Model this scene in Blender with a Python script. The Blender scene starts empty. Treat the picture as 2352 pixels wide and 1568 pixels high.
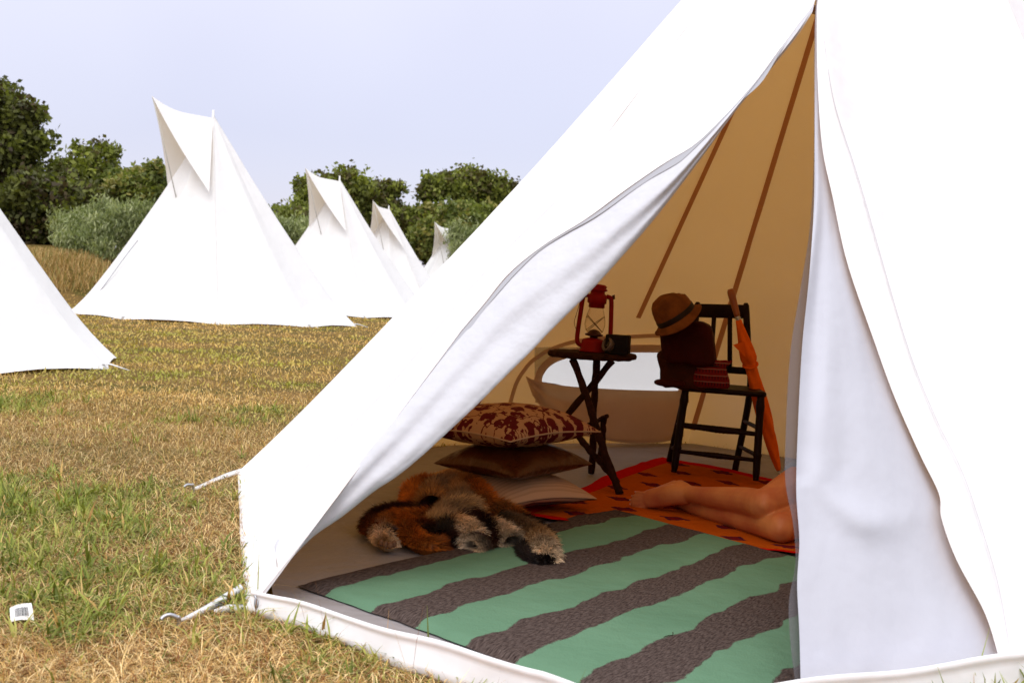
import bpy, math, random
import numpy as np
from mathutils import Vector, Matrix

random.seed(7); rng = np.random.default_rng(11)
S = bpy.context.scene
COL = S.collection

# ------------------------------------------------------------------ camera
F, CH, CX, CY = 2800.0, 0.90, 1176.0, 784.0          # focal in px of a 2352 px wide picture, eye height
PITCH = math.atan(124/2800.); ROLL = math.radians(3.0)
fw = np.array([0, math.cos(PITCH), -math.sin(PITCH)]); u0 = np.array([0, math.sin(PITCH), math.cos(PITCH)]); r0 = np.array([1., 0, 0])
rt = r0*math.cos(ROLL)+u0*math.sin(ROLL); up = -r0*math.sin(ROLL)+u0*math.cos(ROLL)
cd = bpy.data.cameras.new("camera"); cam = bpy.data.objects.new("camera", cd); COL.objects.link(cam)
cam.matrix_world = Matrix(((rt[0], up[0], -fw[0], 0), (rt[1], up[1], -fw[1], 0), (rt[2], up[2], -fw[2], CH), (0, 0, 0, 1)))
cd.sensor_width = 36; cd.lens = F/2352*36; cd.clip_end = 3000; cd.clip_start = 0.05
cd.dof.use_dof = True; cd.dof.focus_distance = 5.0; cd.dof.aperture_fstop = 7.0
S.camera = cam

# ------------------------------------------------------------------ light
SUN_EL, SUN_AZ = math.radians(58), math.radians(200)   # azimuth measured clockwise from +Y
W = bpy.data.worlds.new("World"); S.world = W; W.use_nodes = True
nt = W.node_tree; nt.nodes.clear()
def wn(t, **k):
    n = nt.nodes.new(t)
    for a, b in k.items(): setattr(n, a, b)
    return n
sky = wn('ShaderNodeTexSky', sky_type='NISHITA', sun_disc=False, sun_elevation=SUN_EL, sun_rotation=SUN_AZ)
bg1 = wn('ShaderNodeBackground'); bg1.inputs[1].default_value = 0.05
tc = wn('ShaderNodeTexCoord'); sx = wn('ShaderNodeSeparateXYZ'); rp = wn('ShaderNodeValToRGB')
el = rp.color_ramp.elements
el[0].position = 0.0; el[0].color = (.40, .42, .62, 1); el[1].position = 1.0; el[1].color = (1.45, 1.46, 1.5, 1)
for p, c in ((.5, (.53, .49, .635, 1)), (.545, (.55, .515, .65, 1)), (.63, (.76, .72, .80, 1)), (.72, (1.02, .99, 1.03, 1))):
    e = el.new(p); e.color = c
mp = wn('ShaderNodeMapRange'); mp.inputs[1].default_value = -1; mp.inputs[2].default_value = 1
nz = wn('ShaderNodeTexNoise'); nz.inputs['Scale'].default_value = 2.2; nz.inputs['Detail'].default_value = 3
ma = wn('ShaderNodeMath', operation='MULTIPLY_ADD'); ma.inputs[1].default_value = 0.10; 
sb = wn('ShaderNodeMath', operation='SUBTRACT'); sb.inputs[1].default_value = 0.05
bg2 = wn('ShaderNodeBackground'); bg2.inputs[1].default_value = 1.0
ad = wn('ShaderNodeAddShader'); wo = wn('ShaderNodeOutputWorld')
L = nt.links.new
L(sky.outputs[0], bg1.inputs[0]); L(tc.outputs['Generated'], sx.inputs[0]); L(sx.outputs[2], mp.inputs[0])
L(tc.outputs['Generated'], nz.inputs[0]); L(nz.outputs[0], ma.inputs[0]); L(mp.outputs[0], ma.inputs[2]); L(ma.outputs[0], sb.inputs[0])
L(sb.outputs[0], rp.inputs[0]); L(rp.outputs[0], bg2.inputs[0]); L(bg1.outputs[0], ad.inputs[0]); L(bg2.outputs[0], ad.inputs[1]); L(ad.outputs[0], wo.inputs[0])
sd = bpy.data.lights.new("sun", 'SUN'); sd.energy = 1.5; sd.angle = math.radians(40); sd.color = (1, .96, .9)
so = bpy.data.objects.new("sun", sd); COL.objects.link(so)
sv = Vector((math.sin(SUN_AZ)*math.cos(SUN_EL), math.cos(SUN_AZ)*math.cos(SUN_EL), math.sin(SUN_EL)))
so.rotation_euler = (-sv).to_track_quat('-Z', 'Y').to_euler(); so.location = (-3, -6, 12)
S.view_settings.view_transform = 'Standard'; S.view_settings.look = 'None'; S.view_settings.exposure = 0.0; S.view_settings.gamma = 1
S.render.engine = 'CYCLES'; S.cycles.use_denoising = True; S.cycles.max_bounces = 8; S.cycles.diffuse_bounces = 5; S.cycles.transparent_max_bounces = 12

# ------------------------------------------------------------------ geometry helpers
V = lambda *a: np.array(a, float)
def ray(x, y): return fw+rt*((x-CX)/F)+up*((CY-y)/F)
EYE = V(0, 0, CH)
def G(x, y, z=0.): d = ray(x, y); return EYE+d*((z-CH)/d[2])
def P(x, y, D): d = ray(x, y); return EYE+d*(D/d[1])
def RP(x, y, p0, n, push=0.):
    d = ray(x, y); t = np.dot(p0-EYE, n)/np.dot(d, n); q = EYE+d*t
    return q+d/np.linalg.norm(d)*push
def nrm(v): v = np.array(v, float); return v/max(1e-9, np.linalg.norm(v))
def resample(pts, n):
    pts = np.array(pts, float); d = np.r_[0, np.cumsum(np.linalg.norm(np.diff(pts, axis=0), axis=1))]
    s = np.linspace(0, d[-1], n); return np.stack([np.interp(s, d, pts[:, k]) for k in range(pts.shape[1])], 1)
def smooth_curve(pts, n):                       # Catmull-Rom through the points
    pts = np.array(pts, float); m = len(pts); out = []
    ts = np.linspace(0, m-1-1e-6, n)
    for t in ts:
        i = int(t); f = t-i
        p0 = pts[max(i-1, 0)]; p1 = pts[i]; p2 = pts[min(i+1, m-1)]; p3 = pts[min(i+2, m-1)]
        out.append(.5*((2*p1)+(-p0+p2)*f+(2*p0-5*p1+4*p2-p3)*f*f+(-p0+3*p1-3*p2+p3)*f**3))
    return np.array(out)
_perm = np.random.default_rng(3).random((256, 256))
def vnoise(x, y):
    x = np.asarray(x, float); y = np.asarray(y, float)
    i = np.floor(x).astype(int); j = np.floor(y).astype(int); f = x-i; g = y-j
    f = f*f*(3-2*f); g = g*g*(3-2*g); h = lambda a, b: _perm[a % 256, b % 256]
    return (h(i, j)*(1-f)+h(i+1, j)*f)*(1-g)+(h(i, j+1)*(1-f)+h(i+1, j+1)*f)*g
def fbm(x, y, o=4):
    s = 0; a = .5; t = 0
    for k in range(o): s = s+a*vnoise(x*2**k+17*k, y*2**k+9*k); t += a; a *= .5
    return s/t

class MB:
    def __init__(s): s.v = []; s.f = []; s.uv = {}; s.c = []
    def add(s, verts, faces, col=None):
        o = len(s.v); s.v.extend([tuple(map(float, p)) for p in verts]); s.f.extend([tuple(i+o for i in f) for f in faces])
        if col is not None: s.c.extend([tuple(col)]*len(verts)) if np.ndim(col) == 1 else s.c.extend([tuple(c) for c in col])
        return o
    def grid(s, A, closed_u=False, cap=False):
        A = np.array(A, float); nu, nv = A.shape[:2]
        fs = []
        for i in range(nu-1):
            for j in range(nv-1 if not closed_u else nv):
                k = (j+1) % nv; fs.append((i*nv+j, i*nv+k, (i+1)*nv+k, (i+1)*nv+j))
        if cap: fs.append(tuple(range(nv))[::-1]); fs.append(tuple((nu-1)*nv+j for j in range(nv)))
        s.add(A.reshape(-1, 3), fs); return s
    def tube(s, path, rad, n=10, cap=True, flat=1.0, upv=(0, 0, 1)):
        path = np.array(path, float); m = len(path); rad = np.broadcast_to(np.array(rad, float), (m,))
        tg = np.gradient(path, axis=0); rows = []; u = np.array(upv, float)
        for i in range(m):
            t = nrm(tg[i]); a = u-t*np.dot(u, t)
            if np.linalg.norm(a) < 1e-3: a = np.cross(t, V(1, .3, 0))
            a = nrm(a); b = np.cross(t, a); u = a
            th = np.linspace(0, 2*math.pi, n, endpoint=False)
            rows.append([path[i]+rad[i]*(flat*math.cos(q)*a+math.sin(q)*b) for q in th])
        return s.grid(rows, True, cap)
    def box(s, c, ax, ay, az, bev=0.):          # centre and three half-axis vectors
        c, ax, ay, az = map(lambda q: np.array(q, float), (c, ax, ay, az))
        if bev <= 0:
            vs = [c+i*ax+j*ay+k*az for i in (-1, 1) for j in (-1, 1) for k in (-1, 1)]
            s.add(vs, [(0, 1, 3, 2), (4, 6, 7, 5), (0, 4, 5, 1), (2, 3, 7, 6), (0, 2, 6, 4), (1, 5, 7, 3)]); return s
        lx, ly = np.linalg.norm(ax), np.linalg.norm(ay); lz = np.linalg.norm(az); rows = []
        def ring(inset, z):
            o = []
            for (sx_, sy_, a0) in ((1, 1, 0), (-1, 1, 90), (-1, -1, 180), (1, -1, 270)):
                for k in range(4):
                    q = math.radians(a0+k*30); r = bev-inset
                    o.append(c+ax*((sx_*(lx-bev)+r*math.cos(q))/lx)+ay*((sy_*(ly-bev)+r*math.sin(q))/ly)+az*(z/lz))
            return o
        b = min(bev*.6, lz*.9)
        for ins, z in ((b, -lz), (b*.3, -lz+b*.3), (0, -lz+b), (0, lz-b), (b*.3, lz-b*.3), (b, lz)): rows.append(ring(ins, z))
        return s.grid(rows, True, True)
    def lathe(s, prof, M, n=24, cap=True, warp=None):
        rows = []
        for r, z in prof:
            rows.append([np.array(M @ Vector((r*math.cos(q), r*math.sin(q), z))) for q in np.linspace(0, 2*math.pi, n, endpoint=False)])
        return s.grid(rows, True, cap)
    def ell(s, c, ax, ay, az, n=14, m=10):
        c, ax, ay, az = map(lambda q: np.array(q, float), (c, ax, ay, az)); rows = []
        for i in range(m+1):
            ph = -math.pi/2+math.pi*i/m; r = max(1e-3, math.cos(ph))
            rows.append([c+r*math.cos(q)*ax+r*math.sin(q)*ay+math.sin(ph)*az for q in np.linspace(0, 2*math.pi, n, endpoint=False)])
        return s.grid(rows, True, True)
    def build(s, name, mat, parent=None, smooth=True, uv=None):
        me = bpy.data.meshes.new(name); o = bpy.data.objects.new(name, me); COL.objects.link(o)
        off = V(0, 0, 0)
        if parent is not None:
            o.parent = parent; q = parent
            while q is not None: off = off+np.array(q.location); q = q.parent
        vs = np.array(s.v)-off
        me.from_pydata([tuple(v) for v in vs], [], s.f); me.update()
        if smooth: me.polygons.foreach_set('use_smooth', [True]*len(me.polygons))
        if uv is not None:
            l = me.uv_layers.new(name='UVMap'); idx = np.empty(len(me.loops), int); me.loops.foreach_get('vertex_index', idx)
            l.data.foreach_set('uv', np.array(uv, float)[idx].ravel())
        if s.c:
            a = me.color_attributes.new('Col', 'FLOAT_COLOR', 'POINT'); a.data.foreach_set('color', np.array([c+(1,) for c in s.c], float).ravel())
        if mat: me.materials.append(mat)
        return o
def np_mesh(name, verts, faces, cols, mat, parent=None, smooth=False):
    me = bpy.data.meshes.new(name); nv, (nf, k) = len(verts), faces.shape
    off = np.array(parent.location) if parent else 0
    me.vertices.add(nv); me.vertices.foreach_set('co', (verts-off).astype(np.float32).ravel())
    me.loops.add(nf*k); me.loops.foreach_set('vertex_index', faces.astype(np.int32).ravel())
    me.polygons.add(nf); me.polygons.foreach_set('loop_start', np.arange(0, nf*k, k, dtype=np.int32))
    me.update(calc_edges=True); me.validate()
    if smooth: me.polygons.foreach_set('use_smooth', [True]*nf)
    if cols is not None:
        a = me.color_attributes.new('Col', 'FLOAT_COLOR', 'POINT'); a.data.foreach_set('color', np.c_[cols, np.ones(nv)].astype(np.float32).ravel())
    me.materials.append(mat); o = bpy.data.objects.new(name, me); COL.objects.link(o)
    if parent: o.parent = parent
    return o
def tag(o, label=None, cat=None, group=None, kind=None):
    if label: o['label'] = label
    if cat: o['category'] = cat
    if group: o['group'] = group
    if kind: o['kind'] = kind
    return o
def thing(name, label, cat, loc, group=None):
    o = bpy.data.objects.new(name, None); COL.objects.link(o); o.location = tuple(map(float, loc)); o.empty_display_size = .1
    return tag(o, label, cat, group)

# ------------------------------------------------------------------ materials
def mat(name, col, rough=.7, spec=.2, var=None, bump=None, metal=0., sheen=0., attr=None, transl=None, stretch=None, obj=True):
    m = bpy.data.materials.new(name); m.use_nodes = True; t = m.node_tree; b = t.nodes['Principled BSDF']; k = t.links.new
    b.inputs['Roughness'].default_value = rough; b.inputs['Specular IOR Level'].default_value = spec; b.inputs['Metallic'].default_value = metal
    b.inputs['Sheen Weight'].default_value = sheen
    b.inputs['Base Color'].default_value = (*col, 1)
    co = t.nodes.new('ShaderNodeTexCoord'); vec = co.outputs['Object']
    if stretch:
        mm = t.nodes.new('ShaderNodeMapping'); mm.inputs['Scale'].default_value = stretch; k(vec, mm.inputs[0]); vec = mm.outputs[0]
    src = None
    if attr:
        a = t.nodes.new('ShaderNodeAttribute'); a.attribute_name = attr; src = a.outputs['Color']
    if var:
        sc, amt, col2 = var
        n = t.nodes.new('ShaderNodeTexNoise'); n.inputs['Scale'].default_value = sc; n.inputs['Detail'].default_value = 5; k(vec, n.inputs['Vector'])
        r = t.nodes.new('ShaderNodeMapRange'); r.inputs[1].default_value = .35; r.inputs[2].default_value = .65; r.inputs[4].default_value = amt; k(n.outputs[0], r.inputs[0])
        x = t.nodes.new('ShaderNodeMix'); x.data_type = 'RGBA'; k(r.outputs[0], x.inputs[0]); x.inputs[6].default_value = (*col, 1); x.inputs[7].default_value = (*col2, 1)
        if src: k(src, x.inputs[6])
        src = x.outputs[2]
    if src: k(src, b.inputs['Base Color'])
    if bump:
        prev = None
        for sc, st in (bump if isinstance(bump, list) else [bump]):
            n = t.nodes.new('ShaderNodeTexNoise'); n.inputs['Scale'].default_value = sc; n.inputs['Detail'].default_value = 4; k(vec, n.inputs['Vector'])
            u = t.nodes.new('ShaderNodeBump'); u.inputs['Strength'].default_value = st; u.inputs['Distance'].default_value = .6/sc; k(n.outputs[0], u.inputs['Height'])
            if prev: k(prev.outputs[0], u.inputs['Normal'])
            prev = u
        k(prev.outputs[0], b.inputs['Normal'])
    if transl:
        tr = t.nodes.new('ShaderNodeBsdfTranslucent'); tr.inputs[0].default_value = (*transl, 1)
        if attr and src:
            g = t.nodes.new('ShaderNodeMix'); g.data_type = 'RGBA'; g.blend_type = 'MULTIPLY'; g.inputs[0].default_value = 1; k(src, g.inputs[6]); g.inputs[7].default_value = (*transl, 1); k(g.outputs[2], tr.inputs[0])
        a = t.nodes.new('ShaderNodeAddShader'); k(b.outputs[0], a.inputs[0]); k(tr.outputs[0], a.inputs[1]); k(a.outputs[0], t.nodes['Material Output'].inputs[0])
    return m
def see_through(m, fac, tint=(1, 1, 1)):
    t = m.node_tree; out = t.nodes['Material Output']; src = out.inputs[0].links[0].from_socket
    tr = t.nodes.new('ShaderNodeBsdfTransparent'); tr.inputs[0].default_value = (*tint, 1); x = t.nodes.new('ShaderNodeMixShader'); x.inputs[0].default_value = fac
    t.links.new(src, x.inputs[1]); t.links.new(tr.outputs[0], x.inputs[2]); t.links.new(x.outputs[0], out.inputs[0]); return m

CANVAS = mat('white_cotton_canvas', (.81, .81, .81), .9, .1, var=(1.2, .3, (.76, .76, .79)), bump=[(2.5, .14), (420, .12)], transl=(.170, .086, .020))
CANVAS2 = mat('distant_cotton_canvas', (.76, .76, .755), .9, .1, bump=[(1.6, .12)], transl=(.15, .115, .07))
FLAPCLOTH = mat('lavender_shaded_cotton', (.62, .62, .655), .9, .1, bump=[(5, .2), (420, .12)], transl=(.05, .03, .015))  # same white canvas, with the fold's lavender shade put into its colour
HEMSHADE_ZIP = mat('hem_shade_and_zip', (.42, .42, .45), .9, .1, bump=(200, .1), transl=(.05, .04, .02))  # grey of the painted shade strip below the door edge; far door zips share it
SEAM = mat('seam_tape', (.45, .24, .14), .9, .05, bump=(150, .1), transl=(.125, .06, .02))
RIM = mat('window_welt', (.55, .43, .33), .9, .05, bump=(150, .1), transl=(.13, .065, .02))
DROP = mat('window_flap_cloth', (.60, .46, .36), .85, .1, bump=[(6, .2), (300, .1)], transl=(.10, .055, .022))
MESH = see_through(mat('insect_mesh', (.17, .16, .17), .95, .0), .42, (.95, .93, .93))
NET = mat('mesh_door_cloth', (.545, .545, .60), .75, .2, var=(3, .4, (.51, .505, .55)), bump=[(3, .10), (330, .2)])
PANE = see_through(mat('window_netting', (.34, .34, .40), .9, .1), .50)
SHEET = mat('groundsheet_vinyl', (.30, .27, .27), .6, .3, var=(2.5, .6, (.24, .22, .22)), bump=[(5, .35), (60, .1)])
STITCH = mat('stitched_thread', (.60, .56, .57), .9, .05)
STRAP = mat('white_webbing', (.78, .78, .78), .8, .2, bump=(250, .2))
METAL = mat('zinc_metal', (.45, .45, .47), .35, .5, metal=.9, bump=(80, .1))
BUCKLE = mat('grey_plastic', (.12, .12, .14), .4, .5)
POLEM = mat('pale_pole_wood', (.45, .33, .2), .7, .3, bump=(30, .2))
DARKWOOD = mat('black_stained_wood', (.009, .0015, .001), .5, .15, var=(14, .6, (.017, .003, .002)), bump=[(40, .3)], stretch=(1, 1, .25))
TWIG = mat('dark_twig_bark', (.020, .005, .003), .8, .1, var=(25, .8, (.045, .014, .007)), bump=[(35, .7), (120, .4)])
RED = mat('red_lantern_enamel', (.24, .0025, .002), .4, .12, var=(25, .5, (.14, .002, .002)), bump=(60, .06))
SOOT = mat('dark_burner_metal', (.05, .008, .007), .4, .5, metal=.4, bump=(60, .1))
WIRE = mat('lantern_wire', (.08, .02, .015), .4, .5, metal=.6)
BLACKP = mat('black_leatherette', (.005, .0015, .0015), .55, .15, bump=(250, .3))
LENSG = mat('grey_lens_metal', (.13, .10, .095), .35, .5, metal=.3)
FELT = mat('tan_straw_felt', (.23, .080, .022), .9, .1, var=(18, .8, (.12, .042, .014)), bump=[(90, .5)])
BAND = mat('black_ribbon', (.012, .004, .004), .6, .3, bump=(200, .2))
MAROON = mat('maroon_leather', (.042, .0025, .002), .65, .1, var=(9, .6, (.026, .002, .0015)), bump=[(12, .3), (160, .2)])
BROWNL = mat('brown_leather', (.055, .012, .004), .65, .1, var=(12, .8, (.03, .006, .003)), bump=[(14, .3), (160, .2)])
ORANGE = mat('orange_nylon', (.82, .135, .003), .6, .1, var=(20, .5, (.70, .105, .003)), bump=[(25, .3)])
HANDLE = mat('varnished_wood', (.30, .085, .025), .4, .5, bump=(40, .1))
SKIN = mat('skin', (.60, .215, .065), .5, .25, var=(9, .9, (.46, .115, .04)), bump=[(60, .05), (300, .06)])
SKIN.node_tree.nodes['Principled BSDF'].inputs['Subsurface Weight'].default_value = .04
SKIN.node_tree.nodes['Principled BSDF'].inputs['Subsurface Radius'].default_value = (.02, .008, .004)
NAIL = mat('toenail', (.5, .22, .12), .35, .5)
HAIRM = mat('brown_hair', (.05, .025, .012), .6, .3, bump=(90, .6), stretch=(1, 1, .2))
SHORTS = mat('grey_blue_cotton', (.22, .26, .30), .85, .2, bump=[(20, .4), (300, .2)])
SHIRT = mat('white_shirt_cotton', (.6, .6, .62), .85, .2, bump=[(15, .4), (300, .2)])
BARK = mat('tree_bark', (.06, .035, .022), .9, .1, bump=(6, .8))
LEAF = mat('leaves', (.06, .09, .02), .6, .25, attr='Col', transl=(.5, .55, .2))
GRASSM = mat('grass_blades', (.2, .2, .05), .65, .2, attr='Col', transl=(.35, .35, .2))
FUR = mat('fox_fur', (.2, .1, .05), .6, .25, attr='Col')
PAPER = mat('white_paper', (.78, .77, .76), .7, .3)
INK = mat('black_ink', (.02, .02, .02), .6, .3)

# ------------------------------------------------------------------ ground
def ground_z(x, y):
    x = np.asarray(x, float); y = np.asarray(y, float)
    z = -0.012*np.clip(y-22, 0, 60)*(1/(1+np.exp(-(x+9)/1.2)))                 # the field falls away behind the row
    s = lambda a: a*a*(3-2*a)
    rise = s(np.clip((y-24.5-.9*np.clip(x+11, -4, 8))/6.5, 0, 1))*s(np.clip((-8.3-x)/3.0, 0, 1))
    z = z+1.02*rise+.55*s(np.clip((y-31)/12, 0, 1))*s(np.clip((-9-x)/4, 0, 1))
    z = z+.05*(fbm(x*.5+40, y*.5+40, 3)-.5)*np.clip((y-7)/6, 0, 1)
    return z
def spaced(a, b, n, p): t = np.linspace(-1, 1, n); return (a+b)/2+(b-a)/2*np.sign(t)*np.abs(t)**p
gx = np.unique(np.r_[np.linspace(-40, 40, 161), np.linspace(-400, -42, 30), np.linspace(42, 400, 30)])
gy = np.unique(np.r_[np.linspace(-6, 60, 133), np.linspace(-60, -7, 12), np.linspace(62, 700, 50)])
X, Y = np.meshgrid(gx, gy, indexing='ij'); Z = ground_z(X, Y)
gm = mat('dry_field_soil', (.16, .095, .038), .95, .05, bump=[(7, .5), (45, .7)])
t = gm.node_tree; b = t.nodes['Principled BSDF']; k = t.links.new
co = t.nodes.new('ShaderNodeTexCoord'); n1 = t.nodes.new('ShaderNodeTexNoise'); n1.inputs['Scale'].default_value = .9; n1.inputs['Detail'].default_value = 9; n1.inputs['Roughness'].default_value = .68
n2 = t.nodes.new('ShaderNodeTexNoise'); n2.inputs['Scale'].default_value = 60; n2.inputs['Detail'].default_value = 6
k(co.outputs['Object'], n1.inputs[0]); k(co.outputs['Object'], n2.inputs[0])
c1 = t.nodes.new('ShaderNodeValToRGB'); e = c1.color_ramp.elements; e[0].position = .36; e[0].color = (.085, .075, .018, 1); e[1].position = .66; e[1].color = (.21, .125, .042, 1); q = e.new(.5); q.color = (.14, .09, .028, 1)
k(n1.outputs[0], c1.inputs[0]); x = t.nodes.new('ShaderNodeMix'); x.data_type = 'RGBA'; x.blend_type = 'OVERLAY'; x.inputs[0].default_value = .7
k(c1.outputs[0], x.inputs[6]); k(n2.outputs[0], x.inputs[7]); k(x.outputs[2], b.inputs['Base Color'])
tag(MB().grid(np.stack([X, Y, Z], 2)).build('ground', gm), 'dry mown field under the tents', None, kind='structure')

# ------------------------------------------------------------------ the big tent
A = P(2072, -600, 5.2)
Nn, Ff = G(578, 1405), G(555, 1085)
M0, R2 = V(.30, 2.37, 0), V(2.15, 3.35, 0)
B1, B1p, B2, B3 = V(-.33, 6.75, 0), V(.43, 7.15, 0), G(1580, 1020), G(1800, 1052)
B4, B5, B6 = V(2.45, 6.3, 0), V(3.0, 5.3, 0), V(2.9, 4.2, 0)
tent = thing('bell_tent', 'large white canvas tent in front, its door rolled open to show the furnished inside', 'tent', (1.0, 5.0, 0), 'white canvas tents pitched on the field')
nF = nrm(np.cross(M0-Nn, A-Nn)); nR = nrm(np.cross(R2-M0, A-M0))

# window outline (arch cut out of the back wall)
win_px = [(1240, 905), (1236, 872), (1243, 852), (1258, 834), (1285, 819), (1340, 806), (1440, 801), (1520, 801), (1548, 805), (1562, 822), (1567, 855), (1567, 905)]
def wall_hit(x, y, a, b):
    n = nrm(np.cross(b-a, A-a)); return RP(x, y, a, n)
def on_back(x, y, push=0.):
    best = None
    for a, b in ((Ff, B1), (B1, B1p), (B1p, B2), (B2, B3)):
        p = wall_hit(x, y, a, b)
        M = np.stack([b-a, A-a, np.cross(b-a, A-a)], 1); w = np.linalg.solve(M, p-a)
        if -1e-3 <= w[0] and w[0]+w[1] <= 1.001 and w[1] > -.05:
            best = p
    if best is None: best = wall_hit(x, y, B1p, B2)
    d = nrm(best-EYE); return best+d*push
def inside(pt, poly):
    x, y = pt; c = False; j = len(poly)-1
    for i in range(len(poly)):
        if (poly[i][1] > y) != (poly[j][1] > y) and x < (poly[j][0]-poly[i][0])*(y-poly[i][1])/(poly[j][1]-poly[i][1])+poly[i][0]: c = not c
        j = i
    return c
def px_of(p):
    v = p-EYE; z = v@fw; return CX+F*(v@rt)/z, CY-F*(v@up)/z
def panel(mb, a, b, nu=26, nv=40, hole=False, sag=.012, flare=.02):
    rows = []
    cen = V(1.1, 5.0, 0)
    for i in range(nv+1):
        tt = i/nv*.99; row = []
        for j in range(nu+1):
            s = j/nu; base = a*(1-s)+b*s; p = base*(1-tt)+A*tt
            o = nrm(cen-base); w = sag*math.sin(math.pi*s)*math.sin(math.pi*min(1, tt*1.2))
            w += .075*math.sin(math.pi*min(1, tt*1.05))*((s if b is Ff else 0)+((1-s) if a is Ff else 0))
            p = p+o*w-o*flare*max(0, 1-tt*9)**2+o*.006*(fbm(p[0]*4+p[1]*3, p[2]*4, 2)-.5)
            row.append(p)
        rows.append(row)
    R = np.array(rows); nv1, nu1 = R.shape[:2]; fs = []
    for i in range(nv1-1):
        for j in range(nu1-1):
            if hole:
                c = (R[i, j]+R[i+1, j+1])/2
                if c[2] < 1.2 and inside(px_of(c), win_px): continue
            fs.append((i*nu1+j, i*nu1+j+1, (i+1)*nu1+j+1, (i+1)*nu1+j))
    mb.add(R.reshape(-1, 3), fs)
mb = MB()
panel(mb, Nn, Ff, 30, 50, sag=.05, flare=.02)
panel(mb, Ff, B1)
panel(mb, B1, B1p, 60, 220, hole=True, sag=0); panel(mb, B1p, B2, 60, 220, hole=True, sag=0)
panel(mb, B2, B3); panel(mb, B3, B4); panel(mb, B4, B5); panel(mb, B5, B6); panel(mb, B6, R2)
# the strip of wall left of the door, and the wall right of it
L1 = [(598, 1366), (636, 1318), (632, 1262), (631, 1216), (700, 1160), (800, 1060), (900, 950), (975, 862), (1050, 770), (1110, 700), (1170, 627), (1250, 562), (1350, 500), (1450, 427), (1530, 372), (1600, 328), (1672, 258), (1740, 182), (1800, 102), (1836, 53), (1872, 3), (1890, -80), (1960, -320)]
L2 = [(612, 1358), (638, 1318), (655, 1298), (717, 1234), (787, 1185), (858, 1129), (911, 1094), (963, 1052), (1022, 998), (1100, 925), (1163, 862), (1223, 803), (1265, 759), (1345, 680), (1405, 616), (1500, 507), (1600, 378), (1690, 255), (1760, 172), (1830, 84), (1866, 28), (1885, -60), (1955, -310)]
H1 = [(2292, 1500), (2262, 1405), (2200, 1285), (2168, 1190), (2163, 1130), (2120, 1040), (2060, 905), (2010, 770), (1950, 600), (1915, 450), (1890, 340), (1878, 200), (1874, 60), (1876, 0), (1892, -80), (1962, -320)]
l1 = np.array([RP(x, y, Nn, nF) for x, y in smooth_curve(L1, 90)]); l1 = np.vstack([l1, [A*.985+M0*.015]])
def seam_line(a, n, e=.985): return np.array([a*(1-t)+A*t for t in np.linspace(0, e, n)])
sl = resample(seam_line(Nn, 91), 91)
rows = []
for i in range(len(l1)):
    row = []
    for j in range(13):
        s = j/12; p = sl[i]*(1-s)+l1[i]*s
        p = p-nF*np.sign(nF[1])*(.010*math.sin(math.pi*s))+nF*.004*(fbm(p[0]*6, p[2]*6, 2)-.5)
        row.append(p)
    rows.append(row)
mb.grid(rows)
h1 = np.array([RP(x, y, M0, nR) for x, y in smooth_curve(H1, 90)]); h1 = np.vstack([h1, [A*.985+M0*.015]])
sr = seam_line(R2, 91)
rows = []
for i in range(91):
    row = []
    for j in range(22):
        s = (j/21)**1.3; p = h1[i]*(1-s)+sr[i]*s
        w = .012*math.sin(math.pi*s)*math.sin(math.pi*i/90)
        w += .011*math.sin(s*26+i*.05)*math.exp(-s*4)*min(1, i/20)
        row.append(p+nR*np.sign(nR[1])*w)
    rows.append(row)
mb.grid(rows)
mb.build('canvas', CANVAS, tent)
# narrow hem bands along the two cut edges
def band(curve, width_dir, wdt, push):
    c = np.array(curve); return [[c[i]+push, c[i]+push+width_dir[i]*wdt] for i in range(len(c))]
# rolled left door flap
la = smooth_curve(L1[2:-2], 110); lb = smooth_curve(L2[1:-2], 110)
rows = []
for i in range(110):
    f = i/109; wtop = min(1, (1-f)*5); row = []
    (x1, y1), (x2, y2) = la[i], lb[i]
    for j in range(26):
        s = j/19
        if s <= 1:
            x = x1+(x2-x1)*s; y = y1+(y2-y1)*s
            d = (.012+.10*s**1.3)*wtop-.035*math.sin(math.pi*s)*wtop
            d += wtop*(.012*math.sin(s*9+math.sin(f*7)*1.6+f*5)+.004*math.sin(s*15+f*9+2*math.sin(f*5)))*math.sin(math.pi*s)+wtop*.010*(fbm(f*14, s*3, 3)-.5)
            row.append(RP(x, y, Nn, nF, d))
        else:                                            # curl back behind the edge
            q = (s-1)*3.2; ex = (x1-x2); ey = (y1-y2); ll = math.hypot(ex, ey)+1e-6
            r = .022*wtop+.003
            pb = RP(x2, y2, Nn, nF, .112*wtop+.004)
            inward = nrm(RP(x2+ex/ll*10, y2+ey/ll*10, Nn, nF)-RP(x2, y2, Nn, nF))
            dd = nrm(pb-EYE)
            row.append(pb+dd*r*math.sin(q*2.2)*1.2+inward*r*(1-math.cos(q*2.2)))
    rows.append(row)
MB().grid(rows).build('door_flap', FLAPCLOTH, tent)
# grey strip painting in the shade just under the outer edge
hb = smooth_curve(L1[4:-2], 100); rows = []
for i in range(100):
    f = i/99; w = (4+34*np.clip(fbm(f*11, 3.1, 2)-.28, 0, 1)**1.2)*min(1, (1-f)*3)+1
    x, y = hb[i]; rows.append([RP(x-5, y-4, Nn, nF, .006), RP(x+w*.55, y+w*.75, Nn, nF, .004)])
MB().grid(rows).build('hem_shade', HEMSHADE_ZIP, tent)
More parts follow.
